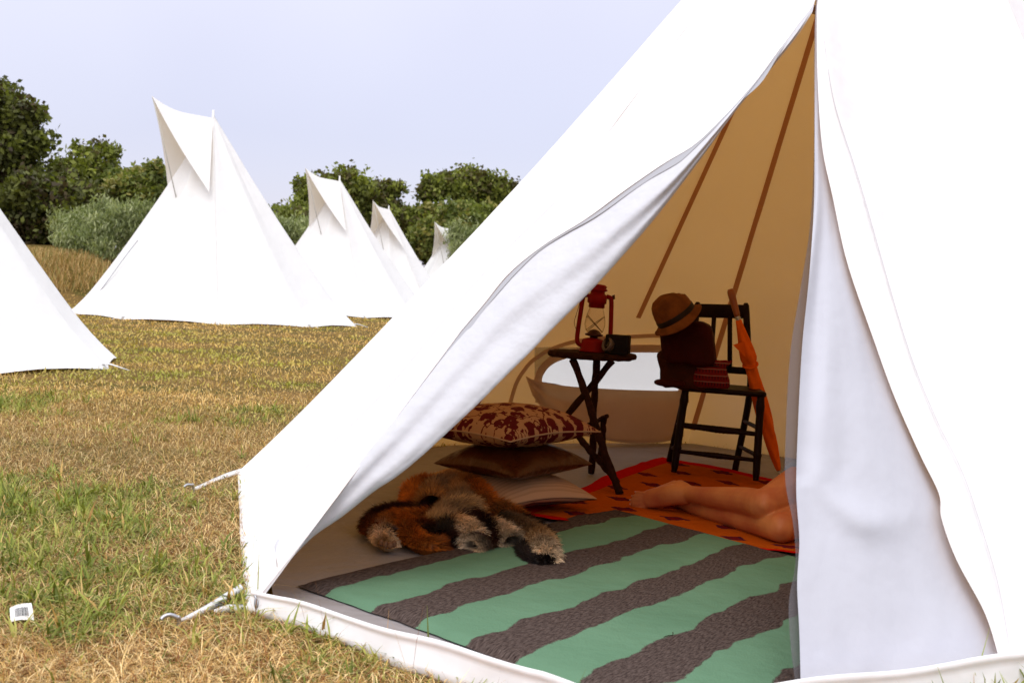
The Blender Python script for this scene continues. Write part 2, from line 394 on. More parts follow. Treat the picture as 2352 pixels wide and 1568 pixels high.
# mesh door behind the right flap
E1 = [(1842, 1700), (1839, 1568), (1836, 1450), (1831, 1340), (1836, 1240), (1829, 1130), (1832, 1000), (1842, 800), (1858, 640), (1869, 480), (1871, 330), (1871, 150), (1874, 20), (1890, -80)]
E0 = [(1832, 1700), (1828, 1568), (1816, 1450), (1812, 1350), (1827, 1270), (1822, 1220), (1804, 1130), (1805, 1060), (1815, 906), (1837, 735), (1859, 640), (1868, 480), (1870, 330), (1870.5, 150), (1873.5, 20), (1889, -80)]
e1 = smooth_curve(E1, 110); e0 = smooth_curve(E0, 110)
hx = smooth_curve([(2360, 1700)]+H1[:-1], 110)
rows = []
for i in range(110):
    x1, y1 = e1[i]; x2, y2 = hx[i][0]+40, hx[i][1]; f = i/109; row = []
    y2 = y1*.55+y2*.45 if False else y2
    for j in range(40):
        s = j/39; x = x1+(x2-x1)*s; y = y1+(y2-y1)*s
        d = .05+.012*math.sin(s*7+f*3)*(1-f)-.030*math.exp(-((f-.33-.10*(s-.5)**2*4+.12*(s-.25))/.035)**2)*math.exp(-((s-.38)/.25)**2)+.02*math.exp(-((s-.9)/.06)**2)*math.exp(-((f-.42)/.08)**2)*math.sin(s*30)+.014*math.sin((s*9-f*22))*math.exp(-((f-.62)/.14)**2)*math.exp(-s*2)+.05*(fbm(s*3.2+2, f*4.5, 3)-.5)*(1-f)*min(1, s*6)+.02*math.sin(s*20-f*14)*math.exp(-s*3)*(f > .4)*(1-f)
        row.append(RP(x, y, M0, nR, d))
    rows.append(row)
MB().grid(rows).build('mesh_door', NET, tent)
rows = [[RP(e0[i][0]+(e1[i][0]+6-e0[i][0])*s, e1[i][1], M0, nR, .075) for s in (0, .33, .66, 1)] for i in range(110)]
MB().grid(rows).build('mesh_edge', MESH, tent)
# sill
top_c = [(588, 1372), (690, 1402), (800, 1433), (1000, 1489), (1200, 1545), (1400, 1602)]
bot_c = [(570, 1406), (620, 1424), (690, 1443), (800, 1484), (900, 1530), (1030, 1572), (1240, 1650)]
bp = np.array([G(x, y) for x, y in smooth_curve(bot_c, 40)]); bp = np.vstack([bp, [M0+V(-.1, .0, 0)], [M0], [M0+V(.1, .04, 0)]])
rr = [(1838, 1700), (2000, 1640), (2150, 1590), (2300, 1545), (2420, 1500)]
bp = resample(np.vstack([bp, [M0*.6+R2*.4+V(0, -.03, 0)], [M0*.4+R2*.6+V(0, -.03, 0)], [R2+V(0, -.02, 0)]]), 120)
inw = np.array([nrm(V(1.2, 5.0, 0)-p) for p in bp]); rows = []
for i, p in enumerate(bp):
    f = i/119; h = .055+.045*min(1, f*3)+.004*math.sin(f*40); bulge = .005*math.sin(f*55)+.003*math.sin(f*131)
    row = []
    for (a, z) in ((0.012, -.01), (-.012+bulge, .012), (-.008+bulge*.7, .35*h), (.006, .72*h), (.007, .86*h), (.004, .90*h), (.005, 1.0*h), (.011, 1.04*h), (.018, 1.0*h), (.022, .8*h), (.05, .02)):
        row.append(p+inw[i]*a+V(0, 0, z+.0))
    rows.append(row)
MB().grid(rows).build('door_sill', CANVAS, tent)
# groundsheet with its turned-up rim
poly = [Nn, Ff, B1, B1p, B2, B3, B4, B5, B6, R2, M0]
def inset(p, d): return p+nrm(V(1.1, 4.9, 0)-p)*d
ring = resample(np.array([inset(p, .12) for p in poly]+[inset(Nn, .12)]), 161)[:-1]
c0 = V(1.1, 4.9, .002); rows = []
for rr_ in np.linspace(.02, 1, 30):
    row = []
    for p in ring:
        q = c0+(p-c0)*rr_; q[2] = .003+.008*(fbm(q[0]*5, q[1]*5, 3)-.4)*min(1, (1-rr_)*6); row.append(q)
    rows.append(row)
rows.append([inset(p, -.05)+V(0, 0, .016) for p in ring])
MB().grid(rows, True).build('groundsheet', SHEET, tent)
# inner seam tapes
def tape(a, t0, t1, w, off):
    d = nrm(V(1.1, 5.0, 0)-a); side = nrm(np.cross(A-a, d)); rows = []
    for t_ in np.linspace(t0, t1, 40):
        p = a*(1-t_)+A*t_+d*off; ww = w*(1-.25*t_); rows.append([p-side*ww, p+side*ww])
    return MB().grid(rows).build('seam_tape', SEAM, tent)
tape(B2, .03, .985, .016, .012); tape(B1p, .235, .985, .0145, .012); tape(B1, .02, .985, .016, .025); tape(B4, .02, .985, .017, .012); tape(B5, .02, .985, .017, .012)
# window: welt round the arch, netting, hanging flap
def ribbon_px(pts, w, push, n=80):
    c = smooth_curve(pts, n); tg = np.gradient(c, axis=0); rows = []
    for (x, y), (a, b_) in zip(c, tg):
        l = math.hypot(a, b_); nx, ny = -b_/l*w, a/l*w; rows.append([on_back(x+nx, y+ny, push), on_back(x-nx, y-ny, push)])
    return MB().grid(rows)
ribbon_px([(1238, 925)]+win_px+[(1569, 925)], 9, -.02, 140).build('window_frame', DROP, tent)
ribbon_px([(1172, 925), (1186, 880), (1204, 850), (1226, 826), (1270, 800), (1327, 783), (1390, 776), (1450, 773), (1510, 771), (1545, 776), (1564, 795), (1574, 850), (1578, 925)], 4.5, -.012, 140).build('window_welt', RIM, tent)
pr = []
for y in np.linspace(797, 910, 12): pr.append([on_back(x, y, -.004) for x in np.linspace(1228, 1574, 30)])
MB().grid(pr).build('window_mesh', PANE, tent)
tpl = smooth_curve([(1207, 863), (1235, 875), (1300, 886), (1400, 893), (1480, 896), (1540, 897), (1570, 896)], 40)
bpl = smooth_curve([(1222, 905), (1262, 955), (1330, 995), (1400, 1011), (1450, 1016), (1520, 1014), (1570, 1002)], 40)
rows = []
for i in range(18):
    s = i/17; row = []
    for j in range(40):
        x, y = tpl[j]*(1-s)+bpl[j]*s; bow = math.sin(math.pi*j/39)
        row.append(on_back(x, y, -.03-.07*bow*(.2+.8*s)+.022*math.sin(3.2*math.atan2(s*1.0+.05, j/39+.08)*3)*(1-j/39)**1.5*min(1, s*3)))
    rows.append(row)
wf = MB().grid(rows).build('window_flap', DROP, tent)
rows = [[on_back(x-0, y-5, -.036-.07*math.sin(math.pi*j/39)), on_back(x, y+1, -.037-.07*math.sin(math.pi*j/39))] for j, (x, y) in enumerate(bpl)]
MB().grid(rows).build('zip', DROP, wf)
# care tag at the top of the doorway
cp = [on_back(x, y) for x, y in ()]
pa = RP(1868, 14, Nn, nF, .10); d1 = nrm(RP(1880, 18, Nn, nF)-RP(1868, 14, Nn, nF)); d2 = nrm(RP(1864, 44, Nn, nF)-RP(1868, 14, Nn, nF))
ct = MB().box(pa+d2*.02, d1*.016, d2*.026, nrm(np.cross(d1, d2))*.0008).build('care_tag', mat('buff_label', (.36, .25, .15), .8, .2), tent)
mbk = MB()
for q in (-.010, -.002, .006, .013): mbk.box(pa+d2*(.02+q)-nrm(np.cross(d1, d2))*.0015*np.sign(np.cross(d1, d2)[1]), d1*.011, d2*.0014, nrm(np.cross(d1, d2))*.0003)
mbk.build('print', mat('faded_red_ink', (.2, .03, .02), .8, .2), ct)
# pole and hood
MB().tube([V(A[0], A[1], .02), A+V(0, 0, -.03)], .022, 12).build('centre_pole', POLEM, tent)
T = A+V(-.70, -.72, .2); HL_ = Ff*.20+A*.80+V(.05, .0, -.02); HR_ = Nn*.32+A*.68+V(-.01, -.02, .02)
def tri_sheet(a, b, c, n=16, sag=.05):
    rows = []
    for i in range(n+1):
        f = i/n; l = a*(1-f)+c*f; r = b*(1-f)+c*f; rows.append([l*(1-j/n)+r*(j/n)+V(0, 0, -sag*math.sin(math.pi*j/n)*(1-f)) for j in range(n+1)])
    return rows
MB().grid(tri_sheet(A+V(0, 0, .02), T, HR_)).grid(tri_sheet(A+V(0, .01, .02), T, HL_)).build('smoke_hood', CANVAS, tent)
MB().tube([Nn*.25+A*.75+V(.05, .1, .0), T], .012, 8).build('hood_pole', POLEM, tent)
# stitched line down the left wall
st = smooth_curve([(640, 1130), (760, 1020), (900, 880), (1100, 640), (1300, 440), (1500, 240), (1700, 20)], 60)
MB().grid([[RP(x-.7, y, Nn, nF, -.006), RP(x+.7, y+1, Nn, nF, -.006)] for x, y in st]).build('stitching', STITCH, tent)
st = smooth_curve([(2318, 1480), (2290, 1330), (2235, 1150), (2200, 1060), (2150, 960), (2080, 780), (1975, 420), (1915, 230), (1890, 60)], 80)
MB().grid([[RP(x-1.2, y, M0, nR, -.014), RP(x+.8, y+1, M0, nR, -.014)] for x, y in st]).build('stitching', STITCH, tent)
# pegging straps, with hooks
def strap(pts, ws, par, name='strap', m=STRAP):
    c = smooth_curve(pts, 26); w = np.interp(np.linspace(0, 1, 26), np.linspace(0, 1, len(ws)), ws); tg = np.gradient(c, axis=0); rows = []
    for i in range(26):
        s_ = nrm(np.cross(nrm(tg[i]), nrm(c[i]-EYE))); tw = nrm(np.cross(s_, tg[i])); rows.append([c[i]-s_*w[i], c[i]-tw*.0012, c[i]+s_*w[i], c[i]+tw*.0012])
    return MB().grid(rows, True, True).build(name, m, par)
s1 = strap([P(556, 1080, 5.48), P(520, 1094, 5.33), P(480, 1111, 5.15), P(455, 1121, 5.0), P(440, 1122, 4.9)], [.011, .015, .014, .011, .004], tent)
strap([P(510, 1104, 5.3), P(522, 1120, 5.28), P(540, 1130, 5.28), P(558, 1129, 5.3)], [.004, .012, .010, .008], s1, 'loop')
s2 = strap([P(556, 1346, 3.33), P(520, 1370, 3.25), P(480, 1394, 3.17), P(440, 1414, 3.08), P(412, 1425, 3.04)], [.009, .0105, .0095, .0075, .003], tent)
strap([P(492, 1404, 3.17), P(525, 1398, 3.2), P(560, 1397, 3.22), P(578, 1399, 3.24)], [.006, .012, .011, .008], s2, 'loop')
MB().box(P(496, 1392, 3.2), V(.016, .004, .009), V(-.004, .003, .010)*.5, V(0, -.006, .002)).build('buckle', BUCKLE, s2)
MB().tube(smooth_curve([P(585, 1366, 3.19), P(592, 1385, 3.18), P(590, 1398, 3.18), P(586, 1388, 3.175), P(588, 1370, 3.18)], 20), .003, 6).build('zip_pull', METAL, tent)
def hook(pts, label, grp='tent pegs'):
    o = MB().tube(smooth_curve(pts, 30), .0055, 8).build('tent_peg', METAL); return tag(o, label, 'tent peg', grp)
hook([P(410, 1426, 3.03)+V(0, 0, -.10), P(411, 1427, 3.03), P(406, 1417, 3.025), P(391, 1411, 3.02), P(377, 1415, 3.015), P(370, 1422, 3.01)], 'bent metal peg holding the nearer strap of the large open tent')
hook([P(444, 1119, 4.90)+V(0, 0, -.1), P(444, 1118, 4.90), P(438, 1113, 4.88), P(429, 1113, 4.87), P(422, 1118, 4.86)], 'bent metal peg holding the farther strap of the large open tent')

# ------------------------------------------------------------------ the other tents
def make_tent(label):
    root = thing('bell_tent', label, 'tent', (-5.7, 23.3, 0), 'white canvas tents pitched on the field')
    c = V(-5.7, 23.3, 0); ap = c+V(-.19, 0, 3.86); Rr = 2.62
    base = [c+V(Rr*math.sin(a)*(1.02), -Rr*math.cos(a)*.94, 0) for a in (math.radians(q+14) for q in range(0, 360, 36))]
    mb = MB(); n = len(base); NV = 30; NU = 14; rows = []
    for i in range(NV+1):
        t_ = i/NV*.995; row = []
        for kk in range(n):
            a, b_ = base[kk], base[(kk+1) % n]
            for j in range(NU):
                s = j/NU; p0 = a*(1-s)+b_*s; p = p0*(1-t_)+ap*t_; o = nrm(c-p0)
                tight = math.sin(math.pi*s)
                p = p+o*(.09*math.sin(math.pi*t_**.8)+.05*tight*math.sin(math.pi*t_)+.02*tight*(1-t_))-o*.08*max(0, 1-t_*8)**2
                p = p+o*.03*(fbm(s*5+kk*7, t_*3+kk, 3)-.5)
                p[2] += .035*tight*max(0, 1-t_*12)+.01*(fbm(kk*9+s*12, 1.3, 2)-.5)*max(0, 1-t_*6)
                row.append(p)
        rows.append(row)
    mb.grid(rows, True); mb.build('canvas', CANVAS2, root)
    tip = c+V(-1.16, -.7, 4.07); l = c+V(-1.0, .05, 2.38); r = c+V(.06, -1.05, 2.34); a2 = ap+V(0, 0, -.06)
    mbh = MB()
    for (x, bow) in ((r, -.05), (l, .05)):
        rows = []
        for i in range(17):
            f = i/16; p1 = a2*(1-f)+x*f; p2 = tip*(1-f)+x*f; row = []
            for j in range(15):
                s = j/14; q = p1*(1-s)+p2*s; q = q+V(0, 0, -.10*math.sin(math.pi*s**1.4)*(1-f)**1.5)+V(bow, bow*-.6, 0)*math.sin(math.pi*f)*s; row.append(q)
            rows.append(row)
        mbh.grid(rows)
    mbh.build('smoke_hood', CANVAS2, root)
    MB().tube([ap+V(0, 0, -.5), ap+V(.0, 0, .10)], [.05, .02], 8).build('peak', CANVAS2, root)
    MB().tube([c+V(-.62, -.72, 2.2), tip+V(.02, .02, -.03)], .011, 8).build('hood_pole', mat('hood_pole_paint', (.55, .53, .48), .6, .2) if not bpy.data.materials.get('hood_pole_paint') else bpy.data.materials['hood_pole_paint'], root)
    z = smooth_curve([c+V(-2.3, -1.05, .03), c+V(-2.05, -1.2, .14), c+V(-1.75, -1.25, .5), c+V(-1.42, -1.14, 1.05), c+V(-1.2, -1.05, 1.4)], 40)
    MB().tube(z, .009, 6).build('door_zip', HEMSHADE_ZIP, root)
    MB().tube([base[0]*(1-t_)+ap*t_+V(0, -.012, 0)+nrm(c-base[0])*(.09*math.sin(math.pi*t_**.8)) for t_ in np.linspace(.03, .97, 30)], .006, 5).build('seam', CANVAS2, root)
    for kk in (0, 1, 2, 7, 8, 9):
        b_ = base[kk]; o = nrm(b_-c); strapb = MB().tube([b_+V(0, 0, .05)-o*.02, b_+o*.10+V(0, 0, .05), b_+o*.30+V(0, 0, .0)], [.03, .025, .012], 6, flat=.3); strapb.build('strap', STRAP, root)
    return root
def copy_tree(o, parent=None):
    c = o.copy(); COL.objects.link(c)
    if parent: c.parent = parent
    for ch in list(o.children): copy_tree(ch, c)
    return c
proto = make_tent('white canvas tent with pole-propped hood, nearest and tallest of the row before the trees')
apex_local = V(-.19, 0, 3.86)
def place(px, py, D, rz, label, sc=1.0):
    o = copy_tree(proto); o['label'] = label; o.rotation_euler.z = rz; o.scale = (sc, sc, sc)
    a = P(px, py, D); al = apex_local*sc; ca, sa = math.cos(rz), math.sin(rz)
    o.location = (a[0]-(al[0]*ca-al[1]*sa), a[1]-(al[0]*sa+al[1]*ca), a[2]-al[2]); return o
place(780, 412, 34.5, math.radians(8), 'white canvas tent second along the row, overlapped by the tallest one', .98)
place(893, 478, 46, math.radians(30), 'white canvas tent third along the row, slim hood against dark trees')
place(1034, 523, 56, math.radians(20), 'smallest white canvas tent in the row, peeping above the big open tent slope')
o = place(960, 598, 80, math.radians(30), 'tiny far tent top between the third and smallest tents of the row')
o = place(-420, -10, 11.3, 0, 'white canvas tent cut by the picture edge, only its right slope and corner in view', .90)
o.location = (-5.99, 10.80, 0); o.scale = (.90, .90, .93)
nb = copy_tree(proto); nb['label'] = 'white canvas tent seen only through the netted window of the open tent'; nb.location = (2.35, 12.4, 0); nb.rotation_euler.z = math.radians(160); nb.scale = (.9, .9, .86)

# ------------------------------------------------------------------ trees and bushes
def crown(mbs, blobs, n_tot, size, pal, elong=1.0, upright=0.0, shell=.55):
    n_tot = int(n_tot*1.7); size = size*.72
    tot = sum(b[3][0]*b[3][1]*b[3][2] for b in [(0, 0, 0, bb[1]) for bb in blobs])**1.0
    Vv, Cc = [], []
    vol = np.array([b[1][0]*b[1][1]*b[1][2] for b in blobs])**(2/3.); cnt = (n_tot*vol/vol.sum()).astype(int)
    for (c, r), n in zip(blobs, cnt):
        if n < 4: continue
        # leaf clusters spread over the blob
        ncl = max(5, n//26); d = rng.normal(size=(ncl, 3)); d /= np.linalg.norm(d, axis=1)[:, None]
        rad = shell+(1-shell)*rng.random(ncl)**.6; rad *= 1+.20*rng.normal(size=ncl)
        cl = c+d*rad[:, None]*r
        idx = rng.integers(0, ncl, n); cs = .12*np.mean(r)+.10
        p = cl[idx]+rng.normal(size=(n, 3))*cs
        a = rng.normal(size=(n, 3)); a[:, 2] += upright*1.6; a /= np.linalg.norm(a, axis=1)[:, None]
        b_ = np.cross(a, rng.normal(size=(n, 3))); b_ /= np.linalg.norm(b_, axis=1)[:, None]
        L_ = size*(.6+.8*rng.random(n))[:, None]; w = L_*.62/elong
        q = np.stack([p-a*L_*.5, p+b_*w*.5, p+a*L_*.5, p-b_*w*.5], 1); Vv.append(q.reshape(-1, 3))
        kidx = rng.integers(0, len(pal), ncl)[idx]; col = np.array(pal)[kidx]*(.65+.7*rng.random(n))[:, None]; Cc.append(np.repeat(col, 4, 0))
    return np.concatenate(Vv), np.concatenate(Cc)
PAL_DK = [(.055, .058, .016), (.085, .092, .02), (.12, .132, .025), (.05, .036, .015)]
PAL_MD = [(.10, .112, .022), (.14, .158, .03), (.19, .205, .038), (.075, .062, .018)]
PAL_LT = [(.12, .14, .03), (.16, .18, .04), (.09, .11, .025), (.19, .17, .045)]
PAL_OL = [(.16, .185, .075), (.21, .235, .105), (.12, .14, .055), (.27, .285, .15)]
def tree(name, label, cat, blobs_px, D, n, size, pal, trunk_px=None, grp='trees along the edge of the field', elong=1, upright=0., shell=.5, depth=.8):
    ppm = F/D; blobs = []
    for (x, y, rx, ry) in blobs_px:
        blobs.append((P(x, y, D+random.uniform(-1, 1)*.03*D), V(rx/ppm, max(rx, ry)/ppm*depth, ry/ppm)))
    bx = trunk_px if trunk_px is not None else float(np.mean([b[0] for b in blobs_px]))
    c = P(bx, 600, D); gz = float(ground_z(c[0], c[1])); root = thing(name, label, cat, (c[0], c[1], gz), grp)
    vv, cc = crown(None, blobs, n, size, pal, elong, upright, shell)
    np_mesh('crown', vv, np.arange(len(vv)).reshape(-1, 4), cc, LEAF, root)
    top = max(b[0][2] for b in blobs); mb = MB(); b0 = V(c[0], c[1], gz-.1); hub = V(c[0], c[1], gz+(top-gz)*.45)
    r0_ = .05*(top-gz)**.9
    mb.tube(smooth_curve([b0, (b0+hub)/2+V(.1, 0, 0), hub], 8), np.linspace(r0_, r0_*.6, 8), 8)
    for (p, r) in blobs: mb.tube(smooth_curve([hub-V(0, 0, .3*(hub[2]-gz)), (hub+p)/2+V(0, 0, -.1*r[2]), p+V(0, 0, r[2]*.4)], 8), np.linspace(r0_*.5, .02, 8), 6)
    mb.build('trunk', BARK, root); return root
def blobs_box(x0, y0, x1, y1, n, r, seed, top=None):
    rd = random.Random(seed); o = []
    for i in range(n):
        x = rd.uniform(x0, x1); tp = y0 if top is None else np.interp(x, [a for a, _ in top], [b for _, b in top])
        q = rd.uniform(.75, 1.15)*r; y = rd.uniform(tp+q*.9, max(tp+q, y1)); o.append((x, y, q, q*.85))
    return o
tl = [(-90, 170), (0, 185), (30, 225), (70, 232), (100, 270), (128, 290), (135, 360)]
tree('broadleaf_tree', 'tallest dark tree, rising above all others and cut by the picture edge', 'tree',
     blobs_box(-130, 180, 78, 470, 22, 48, 1, tl)+[(20, 222, 26, 24), (66, 262, 30, 26), (98, 318, 30, 22), (60, 330, 40, 30), (-20, 215, 30, 28)], 44, 15000, .30, PAL_DK, 0)
tree('broadleaf_tree', 'dark shadowy tree low between the tallest tree and the silvery bush', 'tree', blobs_box(-40, 395, 170, 530, 20, 44, 2)+[(30, 545, 60, 40), (90, 535, 50, 34), (150, 530, 40, 30)], 41, 13000, .28, PAL_DK, 90)
tree('broadleaf_tree', 'tree with ragged twiggy top standing behind the silvery bush', 'tree',
     blobs_box(125, 345, 250, 520, 16, 40, 3, [(110, 370), (180, 345), (215, 340), (260, 360)])+[(188, 345, 22, 14), (232, 343, 26, 12), (250, 350, 26, 8), (140, 385, 30, 24)], 45, 12000, .28, PAL_MD, 190)
tree('broadleaf_tree', 'bright green tree whose crown touches the tallest row tent', 'tree', blobs_box(250, 385, 350, 480, 12, 32, 4)+[(350, 400, 20, 22), (330, 420, 28, 26), (375, 450, 40, 34)], 43, 11000, .26, PAL_LT, 310)
tree('broadleaf_tree', 'domed tree directly behind the second row tent, highest of that clump', 'tree',
     blobs_box(715, 400, 850, 530, 18, 34, 5, [(690, 430), (720, 395), (770, 388), (830, 388), (870, 420)])+[(705, 425, 24, 20)], 60, 14000, .34, PAL_MD, 770)
tree('broadleaf_tree', 'low rounded tree at the gap right of the tallest row tent', 'tree', blobs_box(600, 460, 720, 560, 16, 30, 6), 57, 9000, .32, PAL_MD, 650)
tree('broadleaf_tree', 'thin open-crowned tree above the third row tent, sky showing through', 'tree', blobs_box(865, 425, 915, 520, 10, 24, 7)+[(905, 432, 20, 14), (880, 440, 24, 16)], 62, 5000, .32, PAL_MD, 885)
tree('broadleaf_tree', 'two-lobed tall tree where the big tent slope meets the sky', 'tree',
     [(1000, 430, 28, 26), (1020, 420, 24, 18), (985, 445, 22, 16)]+blobs_box(1060, 395, 1130, 470, 12, 30, 8, [(1040, 410), (1075, 386), (1110, 390), (1145, 420)])+[(1140, 430, 26, 22), (1165, 450, 26, 26)], 64, 12000, .34, PAL_MD, 1070)
tree('broadleaf_tree', 'wide yellowish green tree below the two-lobed tall tree', 'tree', blobs_box(960, 465, 1170, 560, 22, 32, 9), 60, 14000, .32, PAL_LT, 1050)
tree('broadleaf_tree', 'dark green tree between the third and smallest row tents', 'tree', blobs_box(880, 455, 990, 600, 20, 32, 10), 61, 12000, .32, PAL_MD, 930)
tree('broadleaf_tree', 'dark tree hiding behind the tallest row tent', 'tree', blobs_box(400, 470, 600, 600, 16, 40, 12), 58, 7000, .34, PAL_DK, 500)
g2 = 'silvery bushes before the trees'
tree('silvery_bush', 'silvery green bush beside the slope of the tallest row tent', 'bush', blobs_box(175, 455, 340, 560, 18, 30, 13, [(140, 520), (180, 470), (240, 452), (360, 450)])+[(150, 520, 26, 26), (165, 550, 34, 20), (240, 575, 30, 26)], 33, 13000, .20, PAL_OL, 250, g2, 2.6, 1.0, .45)
tree('silvery_bush', 'pale silvery bush left of the second row tent', 'bush', blobs_box(640, 500, 700, 550, 9, 24, 14), 44, 5000, .24, PAL_OL, 670, g2, 2.6, 1.0, .45)
tree('silvery_bush', 'silvery bush half hidden by the big tent slope beside the smallest row tent', 'bush', blobs_box(1045, 515, 1110, 580, 9, 22, 15), 56, 4000, .28, PAL_OL, 1075, g2, 2.6, 1.0, .45)

# ------------------------------------------------------------------ grass
def in_poly(x, y, poly):
    c = np.zeros(len(x), bool); j = len(poly)-1
    for i in range(len(poly)):
        xi, yi, xj, yj = poly[i][0], poly[i][1], poly[j][0], poly[j][1]
        c ^= ((yi > y) != (yj > y)) & (x < (xj-xi)*(y-yi)/(yj-yi+1e-12)+xi); j = i
    return c
def green_prob(x, y):
    g = .17+.58*np.exp(-((y-3.3)/.62)**2)*np.clip(1.15-.0*x, 0, 1)+.10*np.exp(-((y-8.6)/2.2)**2)
    g = g+2.0*(fbm(x*1.25+5, y*.9+3, 3)-.5)+.7*(fbm(x*4+9, y*3+1, 2)-.5)
    return np.clip(g, .03, .93)
PALG = np.array([(.17, .20, .032), (.23, .255, .048), (.115, .14, .022), (.29, .28, .07)])
PALS = np.array([(.44, .28, .095), (.58, .41, .175), (.30, .16, .050), (.19, .075, .022), (.66, .51, .27)])
def blades(n, d0, d1, pw, hl, wd, lean, seed, xpad=1.3, straw=None, hmul=None):
    r = np.random.default_rng(seed); u = r.random(n)
    y = (d0**(1-pw)+(d1**(1-pw)-d0**(1-pw))*u)**(1/(1-pw)); xl = -.43*y-xpad; xr = .30*y+xpad+.4; x = xl+(xr-xl)*r.random(n)**1.35
    keep = ~in_poly(x, y, [inset(p, .02) for p in poly]); x, y = x[keep], y[keep]; n = len(x)
    z = ground_z(x, y); gp = green_prob(x, y); isg = r.random(n) < gp
    col = np.where(isg[:, None], PALG[r.integers(0, 4, n)], PALS[r.integers(0, 5, n)])*(.7+.6*r.random(n))[:, None]
    dry = fbm(x*.8+60, y*.8+20, 3); col = np.where(isg[:, None], col, col*(.65+.75*dry)[:, None])
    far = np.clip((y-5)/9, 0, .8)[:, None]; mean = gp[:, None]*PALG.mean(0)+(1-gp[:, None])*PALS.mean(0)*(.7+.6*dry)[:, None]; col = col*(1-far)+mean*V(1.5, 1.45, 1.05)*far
    th = r.random(n)*2*math.pi; d = np.stack([np.cos(th), np.sin(th), np.zeros(n)], 1); sd = np.stack([-np.sin(th), np.cos(th), np.zeros(n)], 1)
    ln = hl*(.45+1.1*r.random(n)**1.5)*np.where(isg, .85, 1.15); le = np.clip(lean+.35*r.normal(size=n), .1, 1.45)
    le = np.where(isg, le*.95, le*1.25); le = np.clip(le, .15, 1.52)
    w = wd*(.5+.9*r.random(n))*np.where(isg, 1.9, .75)*(1+0*y)
    w = w*np.maximum(1, y/6); 
    p0 = np.stack([x, y, z-.004], 1); upv = V(0, 0, 1)
    p1 = p0+ln[:, None]*.5*(d*np.sin(le*.7)[:, None]+upv*np.cos(le*.7)[:, None]); p2 = p1+ln[:, None]*.5*(d*np.sin(le*1.25)[:, None]+upv*np.cos(np.minimum(le*1.25, 1.65))[:, None])
    p2[:, 2] = np.maximum(p2[:, 2], z+.004); W_ = (sd*w[:, None])
    v = np.stack([p0-W_*.8, p0+W_*.8, p1+W_, p1-W_, p2+W_*.12, p2-W_*.12], 1).reshape(-1, 3)
    b_ = np.arange(n)[:, None]*6; f = np.concatenate([b_+np.array([[0, 1, 2, 3]]), b_+np.array([[3, 2, 4, 5]])])
    return v, f, np.repeat(col, 6, 0)
def tufts(n, d0, d1, seed):
    r = np.random.default_rng(seed); u = r.random(n*4); pw = 1.25
    y = (d0**(1-pw)+(d1**(1-pw)-d0**(1-pw))*u)**(1/(1-pw)); xl = -.43*y-1.3; xr = .30*y+1.7; x = xl+(xr-xl)*r.random(n*4)**1.35
    clear = np.ones(len(x), bool)
    for (cx_, cy_, rr2) in ((-1.2, 3.0, .13), (-.85, 3.06, .09), (-.72, 3.1, .08), (-.78, 3.16, .08), (-1.3, 5.0, .1)): clear &= (x-cx_)**2+(y-cy_)**2 > rr2**2
    k_ = clear & (r.random(n*4) < green_prob(x, y)**1.6) & ~in_poly(x, y, [inset(p, -.02) for p in poly]); x, y = x[k_][:n], y[k_][:n]; m = len(x)
    per_ = 13; size = .6+.8*r.random(m); az0 = r.random(m)*6.28; tcol = PALG[r.integers(0, 4, m)]
    X_ = np.repeat(x, per_)+r.normal(size=m*per_)*.012; Y_ = np.repeat(y, per_)+r.normal(size=m*per_)*.012; sz = np.repeat(size, per_); n2 = m*per_; z = ground_z(X_, Y_)
    th = np.repeat(az0, per_)+r.random(n2)*6.28; d = np.stack([np.cos(th), np.sin(th), 0*th], 1); sd = np.stack([-np.sin(th), np.cos(th), 0*th], 1); upv = V(0, 0, 1)
    ln = sz*(.028+.055*r.random(n2)); le = np.clip(.95+.35*r.normal(size=n2), .3, 1.4); w = (.0015+.0021*r.random(n2))*sz
    p0 = np.stack([X_, Y_, z], 1); p1 = p0+ln[:, None]*.5*(d*np.sin(le*.75)[:, None]+upv*np.cos(le*.75)[:, None]); p2 = p1+ln[:, None]*.55*(d*np.sin(le*1.35)[:, None]+upv*np.cos(le*1.35)[:, None])
    p2[:, 2] = np.maximum(p2[:, 2], z+.006); W_ = sd*w[:, None]; v = np.stack([p0-W_*.6, p0+W_*.6, p1+W_, p1-W_, p2+W_*.1, p2-W_*.1], 1).reshape(-1, 3)
    b_ = np.arange(n2)[:, None]*6; f = np.concatenate([b_+np.array([[0, 1, 2, 3]]), b_+np.array([[3, 2, 4, 5]])])
    col = np.repeat(tcol, per_, 0)*(.7+.6*r.random(n2))[:, None]; dry = r.random(n2) < .10; col[dry] = PALS[r.integers(0, 3, dry.sum())]
    return v, f, np.repeat(col, 6, 0)
parts = [blades(240000, 2.4, 9, 1.5, .040, .0013, 1.22, 1), blades(85000, 2.4, 7, 1.3, .075, .0011, 1.38, 2), tufts(5200, 2.4, 8.5, 6), blades(140000, 6, 34, 1.3, .045, .0020, 1.0, 4, 2.0), blades(500, 2.4, 6, 1.2, .15, .0011, .6, 5)]
o_ = 0; vs, fs, cs = [], [], []
for v, f, c in parts: vs.append(v); fs.append(f+o_); cs.append(c); o_ += len(v)
tag(np_mesh('grass', np.concatenate(vs), np.concatenate(fs), np.concatenate(cs), GRASSM), 'short straw-coloured grass mixed with green blades covering the field', 'grass', kind='stuff')
